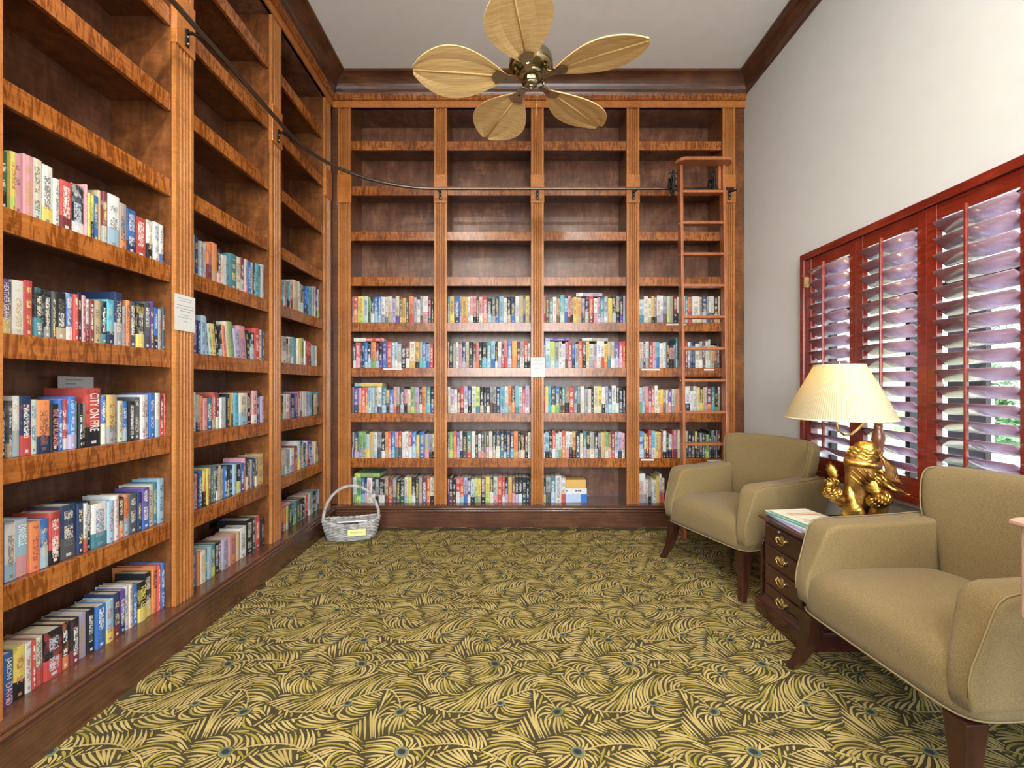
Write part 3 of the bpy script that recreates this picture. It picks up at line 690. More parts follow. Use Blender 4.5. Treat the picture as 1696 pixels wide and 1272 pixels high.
RB('B4', 2, 630, '100qg13 155vs12 225pr11 275mp12 335ro12 395wi10 445yi18 500yo17 545hB18 590ih18 660up17 710we16 765ho16 850o16 910wp15 1000wk11 1060w20 1125wi11 1185yi13 1240ky13 1270h13 1315wp13 1405mo12 1470tc12 1525kg12 1575ie12', 1055)
RB('B4', 1, 705, '138bs11 186ym15 222mk12 276rm9 348ci10 408y12 462ao12 492m11 558wk10 600kn16 660wk16 690r8 744pm9 762k10 894ih9 930i10 966hk10 1032kd9 1092kB11 1134yk11 1182kd12 1224ek14 1272kd12 1302kg14 1356gl17 1404kd10 1452ek9 1488kd9 1512e9 1584mk9', 1055)
RB('B4', 0, 775, '160we11 190ie22 220ih22 270ek22 300we20 370iw23 430y16 470wr12 520ir20', 1055, setb=.03)
# the ones big enough in view to be things of their own; the rest of the shelves is one mass
ALL.sort(key=lambda b: -b['area'])
NIND = 286
IND, REST = ALL[:NIND], ALL[NIND:]
IND.sort(key=lambda b: (b['bay'], b['row'], b['idx']))
rows = {}
for b in ALL: rows.setdefault((b['bay'], b['row']), {})[b['idx']] = b
def cname(b): return CN[b['code'][0]]
def cfull(b):
    c = b['code']
    return CN[c[0]] if len(c) < 2 or c[1] == c[0] else CN[c[0]]+' and '+CN[c[1]]
used = set()
def book_label(b):
    R = rows[(b['bay'], b['row'])]; L_, R_ = R.get(b['idx']-1), R.get(b['idx']+1)
    sh = ROWN[b['row']]+' shelf, '+BAYN[b['bay']]
    if L_ is None: t = '%s book at left end by a %s, %s' % (cfull(b), cname(R_), sh)
    elif R_ is None: t = '%s book at right end by a %s, %s' % (cfull(b), cname(L_), sh)
    else: t = '%s book between %s and %s ones, %s' % (cfull(b), cname(L_), cname(R_), sh)
    if t in used:
        o = ['first', 'second', 'third', 'fourth', 'fifth', 'sixth', 'seventh', 'eighth', 'ninth', 'tenth', 'eleventh', 'twelfth', 'thirteenth', 'fourteenth', 'fifteenth', 'sixteenth', 'seventeenth', 'eighteenth', 'nineteenth', 'twentieth']
        k = b['idx']; t = '%s book, %s from the %s, %s' % (cfull(b), o[min(19, k)] if k < 15 else o[min(19, b['n']-1-k)], 'left' if k < 15 else 'right', sh)
    used.add(t); assert len(t.split()) <= 16, t
    return t
def make_book(T, Hh, D, cols, Mx, label, group, lean=0.0, title=None):
    V, Fc, UV, pv, pf = book_geo(T, Hh, D, lean)
    me = bpy.data.meshes.new('book'); me.from_pydata(V, [], Fc)
    uv = me.uv_layers.new(name='UVMap'); uv.data.foreach_set('uv', [c for q in UV for c in q])
    n = len(V); set_attrs(me, n, {k: list(c)*n for k, c in zip(('cA', 'cB', 'cC', 'cD'), cols)})
    me.materials.append(M['cover']); o = bpy.data.objects.new('book', me); COL.objects.link(o); o.matrix_world = Mx
    tag(o, label, 'book', group)
    pm = bpy.data.meshes.new('pages'); pm.from_pydata(pv, [], pf); pm.materials.append(M['pages'])
    p = bpy.data.objects.new('pages', pm); COL.objects.link(p); p.parent = o
    if title:
        for (txt, colr, z, size) in title:
            tm = text_mesh(txt, .02); tm.materials.append(ink(colr)); z = z*Hh        # centre height and length as shares of the spine
            w_ = max(v.co.x for v in tm.vertices)-min(v.co.x for v in tm.vertices); h_ = max(v.co.y for v in tm.vertices)-min(v.co.y for v in tm.vertices)
            sx_, sy_ = size*Hh/w_, min(T*.62/h_, 2.2*size*Hh/w_)
            for v in tm.vertices: v.co.x *= sx_; v.co.y *= sy_
            t = bpy.data.objects.new('title_lettering', tm); COL.objects.link(t); t.parent = o
            t.matrix_local = Matrix(((0, 1, 0, T/2+lean*z), (0, 0, -1, -.0006), (-1, 0, 0, z), (0, 0, 0, 1)))
    return o
WH = (.8, .79, .76)
TITLES = {('L1', 0, 0): [('JASON', WH, .70, .42), ('DAVID', (.8, .55, .6), .22, .42)], ('L1', 0, 19): [('KELLY', (.05, .03, .03), .72, .40)],
          ('L1', 0, 17): [('TONY LEE', (.75, .68, .12), .60, .60)], ('L1', 1, 2): [('DANIELLE', (.75, .88, .9), .72, .36), ],
          ('L1', 2, 7): [('THE KITE RUNNER', (.75, .30, .28), .50, .80)], ('L1', 2, 14): [('CITY ON FIRE', (.85, .78, .70), .58, .66)],
          ('L1', 3, 1): [('HEATHER GRAHAM', (.78, .75, .85), .56, .74)]}
for b in IND:
    tt = TITLES.get((b['bay'], b['row'], b['idx'])); cols = book_cols(b['code'], b['T'], b['H'])
    if tt: cols = (cols[0], cols[1], cols[2], (b['T'], .0, .001, 1))
    make_book(b['T'], b['H'], b['D'], cols, b['M'], book_label(b), 'books on the %s shelf of the %s' % (ROWN[b['row']], BAYN[b['bay']]), b['lean'], tt)
V, Fc, UV, mi = [], [], [], []; CA = {k: [] for k in ('cA', 'cB', 'cC', 'cD')}
for b in REST:
    v, f, uv, pv, pf = book_geo(b['T'], b['H'], b['D'], b['lean']); cols = book_cols(b['code'], b['T'], b['H']); n = len(v)+len(pv)
    o = len(V); V += [tuple(b['M'] @ Vector(p)) for p in v+pv]
    Fc += [tuple(i+o for i in q) for q in f]+[tuple(i+o+len(v) for i in q) for q in pf]; mi += [0]*len(f)+[1]*len(pf)
    UV += uv+[(9, 9)]*24
    for k, c in zip(('cA', 'cB', 'cC', 'cD'), cols): CA[k] += list(c)*n
me = bpy.data.meshes.new('shelved_books'); me.from_pydata(V, [], Fc)
uv = me.uv_layers.new(name='UVMap'); uv.data.foreach_set('uv', [c for q in UV for c in q]); set_attrs(me, len(V), CA)
me.materials.append(M['cover']); me.materials.append(M['pages']); me.polygons.foreach_set('material_index', mi)
o = bpy.data.objects.new('shelved_books', me); COL.objects.link(o)
tag(o, 'remaining small distant books packed upright along the farther library shelves', 'books', kind='stuff')
# books lying flat on top of the rows
def flat_book(px0, px1, py0, py1, code, label, bay, r, depth=.17, left=False):
    yy = BY+.052; x0, x1 = (px0-CX)*yy/F, (px1-CX)*yy/F; L = x1-x0; T = (py1-py0)*yy/F
    top = max([b['H'] for b in ALL if b['bay'] == bay and b['row'] == r and x0-.03 < b['M'].translation.x < x1] or [.22])
    z = SH[r]+top+.0015
    # local: x thickness -> world z, z height -> world -x... spine faces the room
    Mx = Matrix(((0, 0, 1, x0), (0, 1, 0, yy), (-1, 0, 0, z+T), (0, 0, 0, 1)))
    make_book(T, L, depth, book_cols(code, T, L), Mx, label, 'books lying flat on the rows')
flat_book(586, 636, 559.5, 565.5, 'rw', 'white, red and black book lying flat atop a row, leftmost back bay', 'B1', 3)
flat_book(587, 633, 634, 640, 'yc', 'pale blue and yellow book lying flat under the fourth shelf, leftmost back bay', 'B1', 2)
flat_book(587, 629, 785.5, 791.5, 'gl', 'lime green book lying flat atop the bottom row behind the basket', 'B1', 0, .24)
flat_book(954.5, 997.5, 483.5, 489.3, 'vw', 'pale lavender book lying flat on the top row, third back bay', 'B3', 4)
flat_book(902, 943, 558.5, 563.2, 'uv', 'purple book lying flat on the fourth row, third back bay', 'B3', 3)
flat_book(964, 1007, 558.0, 562.8, 'ew', 'grey book lying flat on the fourth row, third back bay', 'B3', 3)
# flat pink book on the far left bay bottom row
make_book(.022, .2, .14, book_cols('pn', .022, .2), Matrix(((0, -1, 0, LX-.05), (0, 0, 1, 3.07), (-1, 0, 0, SH[0]+max(b['H'] for b in ALL if b['bay'] == 'L3' and b['row'] == 0)+.0245), (0, 0, 0, 1))),
          'pink book lying flat on the bottom row, far left bay', 'books lying flat on the rows')
# ================================================================== NOTICES AND SHELF LABELS
def print_mat(name, n, seed):
    m = NT(name); c = m.n.new('ShaderNodeTexCoord'); s_ = m.n.new('ShaderNodeSeparateXYZ'); m.l.new(c.outputs['Generated'], s_.inputs[0])
    return m, s_
def notice(name, place, w, h, label):
    """sheet with centred grey lines of print; place(u, v) -> world point with a small offset layer"""
    mb = MB(); q = lambda u0, u1, v0, v1, o, m_: mb.add([place(u0, v0, o), place(u1, v0, o), place(u1, v1, o), place(u0, v1, o)], [(0, 1, 2, 3)], m_)
    for o in (0,):
        vs = [place(0, 0, .0005), place(w, 0, .0005), place(w, h, .0005), place(0, h, .0005), place(0, 0, .0013), place(w, 0, .0013), place(w, h, .0013), place(0, h, .0013)]
        mb.add(vs, [(0, 1, 2, 3), (4, 5, 6, 7), (0, 1, 5, 4), (1, 2, 6, 5), (2, 3, 7, 6), (3, 0, 4, 7)], 0)
    rn = random.Random(4)
    for v, hw in ((.90, .34), (.83, .30), (.70, .42), (.62, .42), (.55, .26), (.44, .20), (.37, .34), (.27, .10)):
        u = .5-hw
        while u < .5+hw:
            L = rn.uniform(.04, .11); q(u*w, min(u+L, .5+hw)*w, (v-.011)*h, (v+.011)*h, .0017, 1); u += L+.025
    o = mb.build(name, [M['paper'], ink((.28, .29, .33))], fixn=False); return tag(o, label, 'notice', 'paper notices on the pilasters')
LN = lambda u, v, o: (LX+.0005+o, 2.086+u, 1.462+v)
notice('paper_notice', LN, .133, .168, 'white paper notice taped to the first full left-wall pilaster')
notice('paper_notice', lambda u, v, o: (.156+u, BY-.0005-o, 1.282+v), .122, .172, 'white paper notice taped to the middle pilaster of the back bookcase')
for px0, px1, py0, py1, lab in ((635, 666, 610, 612.6, 'leftmost bay of the back bookcase'), (1104, 1135, 536.3, 538.8, 'top book shelf behind the ladder rail'),
                                (1062.5, 1093, 610.8, 613.4, 'fourth shelf left of the ladder'), (1166, 1183, 611, 613.6, 'fourth shelf between the ladder rails'),
                                (1061.5, 1083, 760.2, 763, 'second shelf left of the ladder'), (1171, 1194, 761.5, 764.3, 'second shelf between the ladder rails')):
    yy = BY+.021; s_ = yy/F
    tag(MB().box((px0-CX)*s_, (px1-CX)*s_, yy-.0012, yy+.0006, H+(CY-py1)*s_, H+(CY-py0)*s_).build('shelf_label', M['paper']), 'narrow white paper shelf label on the '+lab, 'label', 'paper shelf labels')
# sheet standing behind the books and the two boxes on the empty shelf
s_ = (LX-.26); Yq = lambda px: F*abs(s_)/(CX-px)
mb = MB(); y0, y1 = Yq(96), Yq(155)
mb.box(s_-.001, s_, y0, y1, SH[2]+.0005, SH[2]+.268, 0)
for k in range(5): mb.box(s_, s_+.0004, y0+.03, y1-.05-.03*(k % 2), SH[2]+.185+.017*k, SH[2]+.189+.017*k, 1)
tag(mb.build('paper_sheet', [M['paper'], ink((.28, .29, .33))]), 'white printed sheet standing behind the books left of the thick red book', 'paper')
yy = BY+.055; s_ = yy/F
x0, x1 = (937-CX)*s_, (972-CX)*s_
bxr = MB().box(x0, x1, yy, yy+.15, SH[0]+.0004, SH[0]+.125).build('board_game_box', M['paper'], bevel=.002)
tag(bxr, 'white and blue cardboard box lying on the bottom shelf under a gold one', 'box', 'boxes on the bottom shelf')
mb = MB(); mb.box(x0+.001, x0+.13, yy-.0006, yy, SH[0]+.004, SH[0]+.075); mb.build('pale_blue_panel', ink((.42, .52, .68)), bxr)
mb = MB(); mb.box(x0+.131, x1-.001, yy-.0007, yy, SH[0]+.002, SH[0]+.075); mb.build('blue_panel', ink((.02, .16, .55)), bxr)
mb = MB()
for a, b in ((.085, .10), (.105, .115), (.12, .135), (.005, .014)): mb.box(x0+a, x0+b, yy-.0007, yy, SH[0]+.098, SH[0]+.112)
mb.build('dark_marks', ink((.06, .05, .05)), bxr)
tag(MB().box(x0+.002, x1-.008, yy, yy+.14, SH[0]+.1256, SH[0]+.2).build('wooden_box', plain('gold_card', (.62, .36, .08), .5), bevel=.002), 'gold coloured box stacked on the white and blue box', 'box', 'boxes on the bottom shelf')

# ================================================================== ARMCHAIRS
def armchair(loc, rz, label):
    R = empty('armchair', loc, rz, label, 'armchair', 'olive armchairs by the window')
    # local: x across, y back, z up; front edge at y=0
    def ring(y0, y1, hw, z, n=5, fz=None): return superring(0, (y0+y1)/2, z, hw, (y1-y0)/2, n, 56, fz)
    crown_ = lambda k: (lambda x, y: .405+.045*k*(1-(x/.30)**4 if abs(x) < .30 else 0)*max(0, 1-((y-.26)/.34)**4))
    rings = [ring(.02, .54, .330, .262, 9), ring(.004, .555, .343, .27, 9), ring(.0, .56, .346, .30, 9), ring(-.002, .56, .345, .36, 8), ring(.002, .56, .338, .400, 7),
             ring(.014, .55, .322, .425, 6), ring(.04, .53, .29, .443, 5), ring(.08, .50, .25, .455, 4), ring(.14, .44, .17, .461, 3), ring(.22, .36, .06, .463, 2)]
    MB().loft(rings).build('seat', M['fabric'], R)
    mb = MB(); pts = [(p[0]*1.004, p[1]-.002, .270) for p in ring(.0, .56, .343, .27, 9)]
    mb.tube(pts, .0032, 6, closed=True); mb.build('piping', M['piping'], R)
    # back: raked, gently bowed slab, wide above the arms
    rows_ = [(.30, .235, 0.485, 0.580), (.44, .245, 0.482, 0.595), (.56, .262, 0.492, 0.607), (.61, .285, 0.498, 0.610), (.645, .318, 0.502, 0.614), (.68, .330, 0.506, 0.617), (.74, .340, 0.514, 0.622), (.80, .344, 0.522, 0.625),
             (.845, .342, 0.530, 0.623), (.862, .334, 0.538, 0.618), (.870, .315, 0.550, 0.610), (.873, .28, 0.565, 0.598)]
    rr = []
    for z, hw, a, b in rows_:
        rg = []
        for k in range(52):
            t = 2*PI*k/52; ct, st = math.cos(t), math.sin(t); n = 6 if z < .86 else 4
            x = hw*math.copysign(abs(ct)**(2/n), ct); yv = (b-a)/2*math.copysign(abs(st)**(2/n), st)
            bow = -.030*(x/.34)**2*(1 if z > .5 else .5)
            rg.append((x, (a+b)/2+yv+bow+.012, z-.012*(x/.34)**2*(z > .8)))
        rr.append(rg)
    bk = MB().loft(rr).build('backrest', M['fabric'], R)
    for s2 in (-1, 1):
        mb = MB(); mb.tube([(s2*hw*.955, a+.0125-.030*(hw*.955/.34)**2, z-.012*(hw*.955/.34)**2*(z > .8)) for z, hw, a, b in rows_[4:-1]], .0028, 6)
        mb.build('piping', M['piping'], bk)
    # arms: side outline swept across, swelling outward at the top
    side = [(.006, .30), (.000, .34), (-.002, .385), (.006, .43), (.022, .48), (.037, .53), (.050, .575), (.062, .606), (.082, .624), (.115, .633), (.20, .635), (.32, .639), (.44, .645), (.54, .652), (.60, .655), (.628, .64), (.626, .5), (.61, .30)]
    for s2 in (-1, 1):
        cx_, cz_ = .30, .46
        rr = []
        for w_, off in ((0, .86), (.002, .95), (.008, .99), (.02, 1.0), (.05, 1.004), (.082, 1.0), (.093, .985), (.0965, .95), (.098, .86)):
            rg = []
            for (y, z) in side:
                yy2 = cx_+(y-cx_)*(1 if off > .99 else (.955+.045*(off-.86)/.14)); zz = cz_+(z-cz_)*(1 if off > .99 else (.90+.10*(off-.86)/.14))
                top = max(0, (z-.40)/.25); narrow = .030*(1-min(1, max(0, (y+.01)/.16)))*max(0, min(1, (.60-z)/.2))
                x = .253+w_+.018*top*(w_/.098)+narrow*(1-w_/.098)
                rg.append((s2*x, yy2, zz))
            rr.append(rg)
        arm = MB().loft(rr).build('armrest', M['fabric'], R)
        MB().tube([(s2*(.346+.018*max(0, (z-.4)/.25)), y-.001, z+.001) for y, z in side[1:15]], .0028, 6).build('piping', M['piping'], arm)
    for s2 in (-1, 1):
        fr = [(.262, .034, .034), (.23, .036, .032), (.18, .033, .028), (.13, .024, .0245), (.08, .006, .021), (.04, -.014, .0185), (.012, -.032, .0175), (.0, -.037, .0175)]
        MB().loft([[(s2*(.305+(.034-yo)*.62)+a*h, .062+(yo-.034)*.72-.030+b*h, z) for a, b in ((-1, -1), (1, -1), (1, 1), (-1, 1))] for z, yo, h in fr], smooth=False).build('leg', M['leg'], R, bevel=.003)
        MB().loft([[(s2*.27+a*h, .50+yo+b*h, z) for a, b in ((-1, -1), (1, -1), (1, 1), (-1, 1))] for z, yo, h in ((.265, 0, .026), (.12, .02, .022), (0, .06, .018))], smooth=False).build('leg', M['leg'], R, bevel=.003)
    return R
armchair((1.186, 2.875, 0), math.radians(-71), 'olive tan armchair in the corner by the back bookcase, beyond the lamp')
ac2 = armchair((1.232, 1.595, 0), math.radians(-86.3), 'olive tan armchair nearest the camera, in front of the drawer chest')

ac2.scale = (1, 1.08, 1)
# ================================================================== CHAIRSIDE CHEST
TX0, TX1, TY0, TY1 = 1.335, 1.955, 2.075, 2.405
T = empty('side_table', (0, 0, 0), 0, 'dark mahogany chairside chest with four drawers between the two armchairs', 'side table')
MB().box(TX0, TX1, TY0, TY1, .10, .498).build('case', M['table'], T, bevel=.003)
mb = MB(); pr = [(-.004, .494), (-.012, .498), (-.020, .503), (-.024, .510), (-.020, .518), (.0, .520)]
rings = [[(TX0-(-a) - 0, TY0+a, z), (TX1-a, TY0+a, z), (TX1-a, TY1-a, z), (TX0+a, TY1-a, z)] for a, z in pr]
mb.loft(rings, smooth=False); mb.build('table_top', M['table'], T)
mb = MB(); mb.box(TX0-.03, TX1+.0, TY0-.02, TY1+.046, 0, .075); mb.loft([[(TX0-a, TY0-a+.008, z), (TX1, TY0-a+.008, z), (TX1, TY1+a-.008, z), (TX0-a, TY1+a-.008, z)] for a, z in ((.028, .075), (.024, .085), (.012, .092), (.010, .105), (.004, .112))], smooth=False)
mb.build('base', M['table'], T, bevel=.003)
MB().box(TX0-.006, TX0, TY0+.02, TY1-.02, .470, .486).build('writing_slide', M['table'], T, bevel=.001)
MB().blob((TX0-.012, (TY0+TY1)/2+.02, .478), .006, seg=10, rings=8).build('slide_knob', M['steel'], T)
for k in range(4):
    zc = .440-.1033*k; z0, z1 = zc-.045, zc+.040
    if k == 3: z0 = .116
    dr = MB().box(TX0-.010, TX0+.001, TY0+.016, TY1-.016, z0, z1).build('drawer', M['table'], T, bevel=.004, seg=3)
    mb = MB(); yc = (TY0+TY1)/2; X = TX0-.011
    # pierced bat-wing backplate
    out = [(-.041, .006), (-.036, .016), (-.030, .010), (-.022, .012), (-.014, .008), (-.009, .018), (0, .026), (.009, .018), (.014, .008), (.022, .012), (.030, .010), (.036, .016), (.041, .006), (.034, -.004), (.022, .0), (.012, -.006), (.006, -.012), (0, -.016), (-.006, -.012), (-.012, -.006), (-.022, .0), (-.034, -.004)]
    mb.prism([(yc+a, zc+b) for a, b in out], X-.002, X, 'x')
    for s2 in (-1, 1): mb.blob((X-.006, yc+s2*.033, zc+.006), .0055, seg=8, rings=6)
    mb.tube([(X-.009, yc+.033*math.cos(a), zc+.004+.024*math.sin(a)) for a in [PI+PI*i/14 for i in range(15)]], .0027, 8)
    mb.build('bail_pull', M['brass'], dr)
# shaped magazine-rack panel on the far side
mb = MB(); pr = [(TX0-.002, .075), (TX0-.002, .36), (TX0+.02, .40), (TX0+.07, .415), (TX0+.12, .40), (TX0+.16, .36), (TX0+.30, .33), (TX1-.05, .33), (TX1-.05, .075)]
mb.prism(pr, TY1+.030, TY1+.044, 'y'); mb.build('side_rack', M['table'], T, bevel=.003)

# magazines
mrn = random.Random(8)
specs = [((.52, .40, .62), 'lilac'), ((.35, .42, .55), 'slate blue'), ((.62, .68, .72), 'pale blue'), ((.10, .40, .30), 'green'), ((.80, .78, .66), 'cream')]
z = .5205
for k, (c, nm) in enumerate(specs):
    a = math.radians(-3+3*k+mrn.uniform(-1, 1)); th = .005 if k < 4 else .004
    Mx = Matrix.Translation((1.458+.004*k, 2.258+.004*k, 0)) @ Matrix.Rotation(a, 4, 'Z')
    mb = MB(); w2, h2 = .118, .152
    mb.box(-w2, w2, -h2, h2, z, z+th, 0, Mx)
    o = mb.build('magazine', [ink(c)], bevel=.0006)
    tag(o, ['lilac magazine at the bottom of the pile on the drawer chest', 'slate blue magazine second from the bottom of the pile', 'pale blue magazine in the middle of the pile', 'green edged magazine just under the topmost one',
            'cream topmost magazine with green and orange print beside the golden bust'][k], 'magazine', 'magazines piled on the chest')
    MB().box(-w2+.002, w2-.002, -h2-.0003, h2+.0003, z+.001, z+th-.001, 0, Mx).build('pages', M['paper'], o)
    if k == 4:
        for (x0, x1, y0, y1, cc) in ((-.115, -.02, -.15, -.135, (.10, .35, .12)), (-.118, -.10, -.13, .14, (.08, .35, .28)), (-.06, .10, .04, .055, (.70, .25, .12)), (-.06, .08, .065, .075, (.70, .25, .12)),
                                    (.02, .115, -.12, -.06, (.45, .50, .05)), (-.05, .03, -.03, -.025, (.1, .1, .1)), (-.07, .0, -.06, -.055, (.1, .1, .1)), (.03, .11, -.135, -.13, (.05, .05, .05))):
            MB().box(x0, x1, y0, y1, z+th, z+th+.0003, 0, Mx).build('cover_print', ink(cc), o)
    z += th+.0006

# ================================================================== LAMP
L = empty('table_lamp', (1.872, 2.33, .5195), 0, 'lamp with cream pleated shade on a turned wooden post beside the window', 'lamp')
MB().lathe([(0, 0), (.062, 0), (.064, .006), (.055, .014), (.030, .020), (.022, .026)], seg=28).build('base', M['post'], L)
prof = [(.018, .024), (.026, .035), (.027, .050), (.018, .060), (.024, .075), (.028, .095), (.020, .115), (.016, .125), (.024, .135), (.027, .15), (.020, .165), (.015, .18), (.017, .24), (.020, .30), (.018, .34), (.024, .352), (.018, .362), (.023, .38), (.030, .41), (.025, .44), (.017, .465), (.021, .475), (.016, .485), (.014, .49)]
MB().lathe(prof, seg=20).build('post', M['post'], L)
mb = MB(); mb.lathe([(.014, .488), (.024, .492), (.024, .498), (.012, .503), (.009, .52), (.004, .524)], seg=16)
mb.tube([(0, 0, .508), (-.03, 0, .512), (-.07, 0, .495), (-.105, .0, .462), (-.14, 0, .436), (-.175, 0, .434), (-.208, 0, .46), (-.215, 0, .51), (-.205, 0, .57), (-.20, 0, .60)], .0065, 10)
mb.tube([(-.20, 0, .595), (-.20, 0, .66)], .017, 14); mb.build('swing_arm', M['brass'], L)
scx = -.20
bulb = NT('warm_bulb'); bulb.set('Emission Color', (1, .72, .35)).set('Emission Strength', 8.0)
MB().lathe([(.012, .66), (.014, .67), (.028, .70), (.031, .72), (.026, .742), (.012, .755), (.0, .757)], c=(scx, 0, 0), seg=16).build('bulb', bulb.m, L)
mb = MB(); n = 270; rows_ = 14; vs = []
zb, zt, rb_, rt_ = .518, .788, .236, .108
for j in range(rows_+1):
    t = j/rows_
    for k in range(n):
        a = 2*PI*k/n; pl = (.0045 if k % 2 else -.0045)*(1-.5*t)
        r = rb_+(rt_-rb_)*t+pl+.004*math.sin(PI*t); vs.append((scx+r*math.cos(a), r*math.sin(a), zb+(zt-zb)*t))
mb.add(vs, [(j*n+k, j*n+(k+1) % n, (j+1)*n+(k+1) % n, (j+1)*n+k) for j in range(rows_) for k in range(n)], 0, True)
sm = NT('pleated_fabric'); tr = sm.n.new('ShaderNodeBsdfTranslucent'); df = sm.n.new('ShaderNodeBsdfDiffuse'); mx = sm.n.new('ShaderNodeMixShader')
mx.inputs[0].default_value = .40
cs_ = sm.n.new('ShaderNodeTexCoord'); sp_ = sm.n.new('ShaderNodeSeparateXYZ'); sm.l.new(cs_.outputs['Object'], sp_.inputs[0])
an_ = sm.math('MULTIPLY', sm.math('ARCTAN2', sp_.outputs[1], sm.math('ADD', sp_.outputs[0], .20)), 135.0)     # doubled cloth in every pleat lets less light through
pf_ = sm.math('MULTIPLY_ADD', sm.math('SINE', an_), .5, .5)
sm.l.new(sm.mix(pf_, (.55, .38, .08), (.99, .82, .32)), tr.inputs[0]); sm.l.new(sm.mix(pf_, (.52, .46, .30), (.82, .76, .58)), df.inputs[0])
sm.l.new(df.outputs[0], mx.inputs[1]); sm.l.new(tr.outputs[0], mx.inputs[2]); sm.l.new(mx.outputs[0], sm.out.inputs['Surface'])
shd = mb.build('lamp_shade', sm.m, L, fixn=False)
tp = plain('shade_trim', (.72, .64, .46), .8)
for r, z in ((rb_+.001, zb), (rt_+.001, zt)):
    mb = MB(); mb.tube([(scx+r*math.cos(2*PI*k/64), r*math.sin(2*PI*k/64), z) for k in range(64)], .0045, 6, closed=True); mb.build('shade_rim', tp, shd)
mb = MB(); mb.tube([(scx, 0, .66), (scx+.05, 0, .69), (scx+.06, 0, .74), (scx, 0, .785)], .002, 6); mb.tube([(scx, 0, .66), (scx-.05, 0, .69), (scx-.06, 0, .74), (scx, 0, .785)], .002, 6)
for a in (0, PI/2): mb.tube([(scx-rt_*math.cos(a), -rt_*math.sin(a), zt), (scx+rt_*math.cos(a), rt_*math.sin(a), zt)], .002, 6)
mb.lathe([(.004, .785), (.010, .795), (.006, .808), (.0, .812)], c=(scx, 0, 0), seg=12); mb.build('harp', M['brass'], L)
lamp('lamp_light', 'POINT', (1.872+scx, 2.33, .5195+.70), 11.0, (1, .70, .34), shadow_soft_size=.03)

# ================================================================== GOLDEN BUST
gm = NT('gilded_bronze'); g1 = gm.noise(gm.coord(), 16, 4, .6); g2 = gm.noise(gm.coord(), 95, 3)
gm.set('Base Color', gm.ramp(g1, [(.36, (.16, .065, .015)), (.5, (.52, .29, .055)), (.64, (.85, .58, .14))])).set('Metallic', .92).set('Roughness', .30).bump(g2, .5, .004)
gd = NT('dark_bronze'); g1 = gd.noise(gd.coord(), 13, 4, .6)
gd.set('Base Color', gd.ramp(g1, [(.36, (.16, .06, .018)), (.52, (.38, .18, .045)), (.68, (.66, .38, .10))])).set('Metallic', .85).set('Roughness', .34).bump(gd.noise(gd.coord(), 60, 3), .3, .003)
BZ = .5205; BC = Vector((1.67, 2.18, BZ)); RV = Vector((.79, -.61, 0)).normalized()   # picture-right direction for this figure
FW = Vector((-.61, -.79, 0)).normalized()                                             # faces the camera
def bp(u, w, d_=0.0): return tuple(BC+RV*u+Vector((0, 0, w))+FW*d_)
G = empty('golden_bust', BC, 0, 'gilded masked jester-like bust with raised hands standing on the drawer chest', 'sculpture')
GI = Matrix.Translation(-BC)
def gb(mb, name, mat, parent=None, **k):
    mb.v = [tuple(Vector(p)-BC) for p in mb.v]; o = mb.build(name, mat, G if parent is None else parent, **k); return o
def uring(u, w, ru, rd, n=28, wob=0, ph=0):
    out = []
    for k in range(n):
        a = 2*PI*k/n; q = 1+wob*math.sin(5*a+ph)
        out.append(bp(u+ru*math.cos(a)*q, w, rd*math.sin(a)*q))
    return out
# body: flared foot, draped trunk and the long masked head in one surface
def sring(u, w, ru, rd, n=36, p=3.0, wob=0, ph=0, d0=0, tilt=0):
    out = []
    for k in range(n):
        a = 2*PI*k/n; c_, s_ = math.cos(a), math.sin(a); q = 1+wob*math.sin(5*a+ph)
        x = ru*q*math.copysign(abs(c_)**(2/p), c_); y = rd*q*math.copysign(abs(s_)**(2/p), s_)
        out.append(bp(u+x, w+tilt*x, d0+y))
    return out
mb = MB(); mb.loft([sring(-.008, .0, .084, .070, p=2.2), sring(-.010, .012, .085, .069, p=2.2, wob=.03), sring(-.016, .03, .074, .06, p=2.2, wob=.06, ph=1), sring(-.022, .065, .052, .055, p=2.3, wob=.10, ph=1), sring(-.022, .10, .050, .055, wob=.10, ph=2),
                    sring(-.020, .15, .050, .056, wob=.09, ph=2), sring(-.014, .195, .054, .058, wob=.06, ph=2.4), sring(-.006, .215, .058, .058, p=4), sring(-.004, .26, .059, .058, p=4.5), sring(-.004, .302, .062, .060, p=4.5), sring(.0, .34, .060, .058, p=3), sring(.012, .385, .045, .046, p=2.4), sring(.016, .405, .02, .02)])
gb(mb, 'figure', gd.m)
# bright draped cloth bulging over the front of the trunk
mb = MB(); mb.loft([sring(-.024+du, w, ru, .022, n=22, p=2.2, wob=.12, ph=w*60, d0=.046+dd) for du, w, ru, dd in ((-.002, .045, .03, -.01), (0, .058, .046, 0), (0, .075, .048, .004), (-.004, .10, .040, .002), (-.010, .13, .030, -.002), (-.016, .17, .022, -.008), (-.02, .205, .012, -.014))])
gb(mb, 'drape', gm.m)
# hat: flat brim bar, folded bands, ruffle and dome
mb = MB(); mb.loft([sring(-.002, .300, .058, .062, p=5, tilt=-.05), sring(-.002, .305, .066, .069, p=5, tilt=-.05), sring(-.002, .322, .068, .071, p=5, tilt=-.05), sring(-.002, .330, .062, .065, p=5, tilt=-.05)])
for r0, w, th, cu in ((.056, .344, .009, .004), (.055, .360, .0075, .010), (.053, .374, .010, .016)):
    mb.tube([bp(cu+r0*math.cos(a)*(1+.07*math.sin(11*a+w*90)), w+.005*math.sin(9*a+w*50)-.10*r0*math.cos(a), r0*math.sin(a)) for a in [2*PI*k/66 for k in range(66)]], th, 8, closed=True)
mb.blob(bp(.018, .382), (.050, .050, .040), amp=.16, freq=4); gb(mb, 'hat', gm.m)
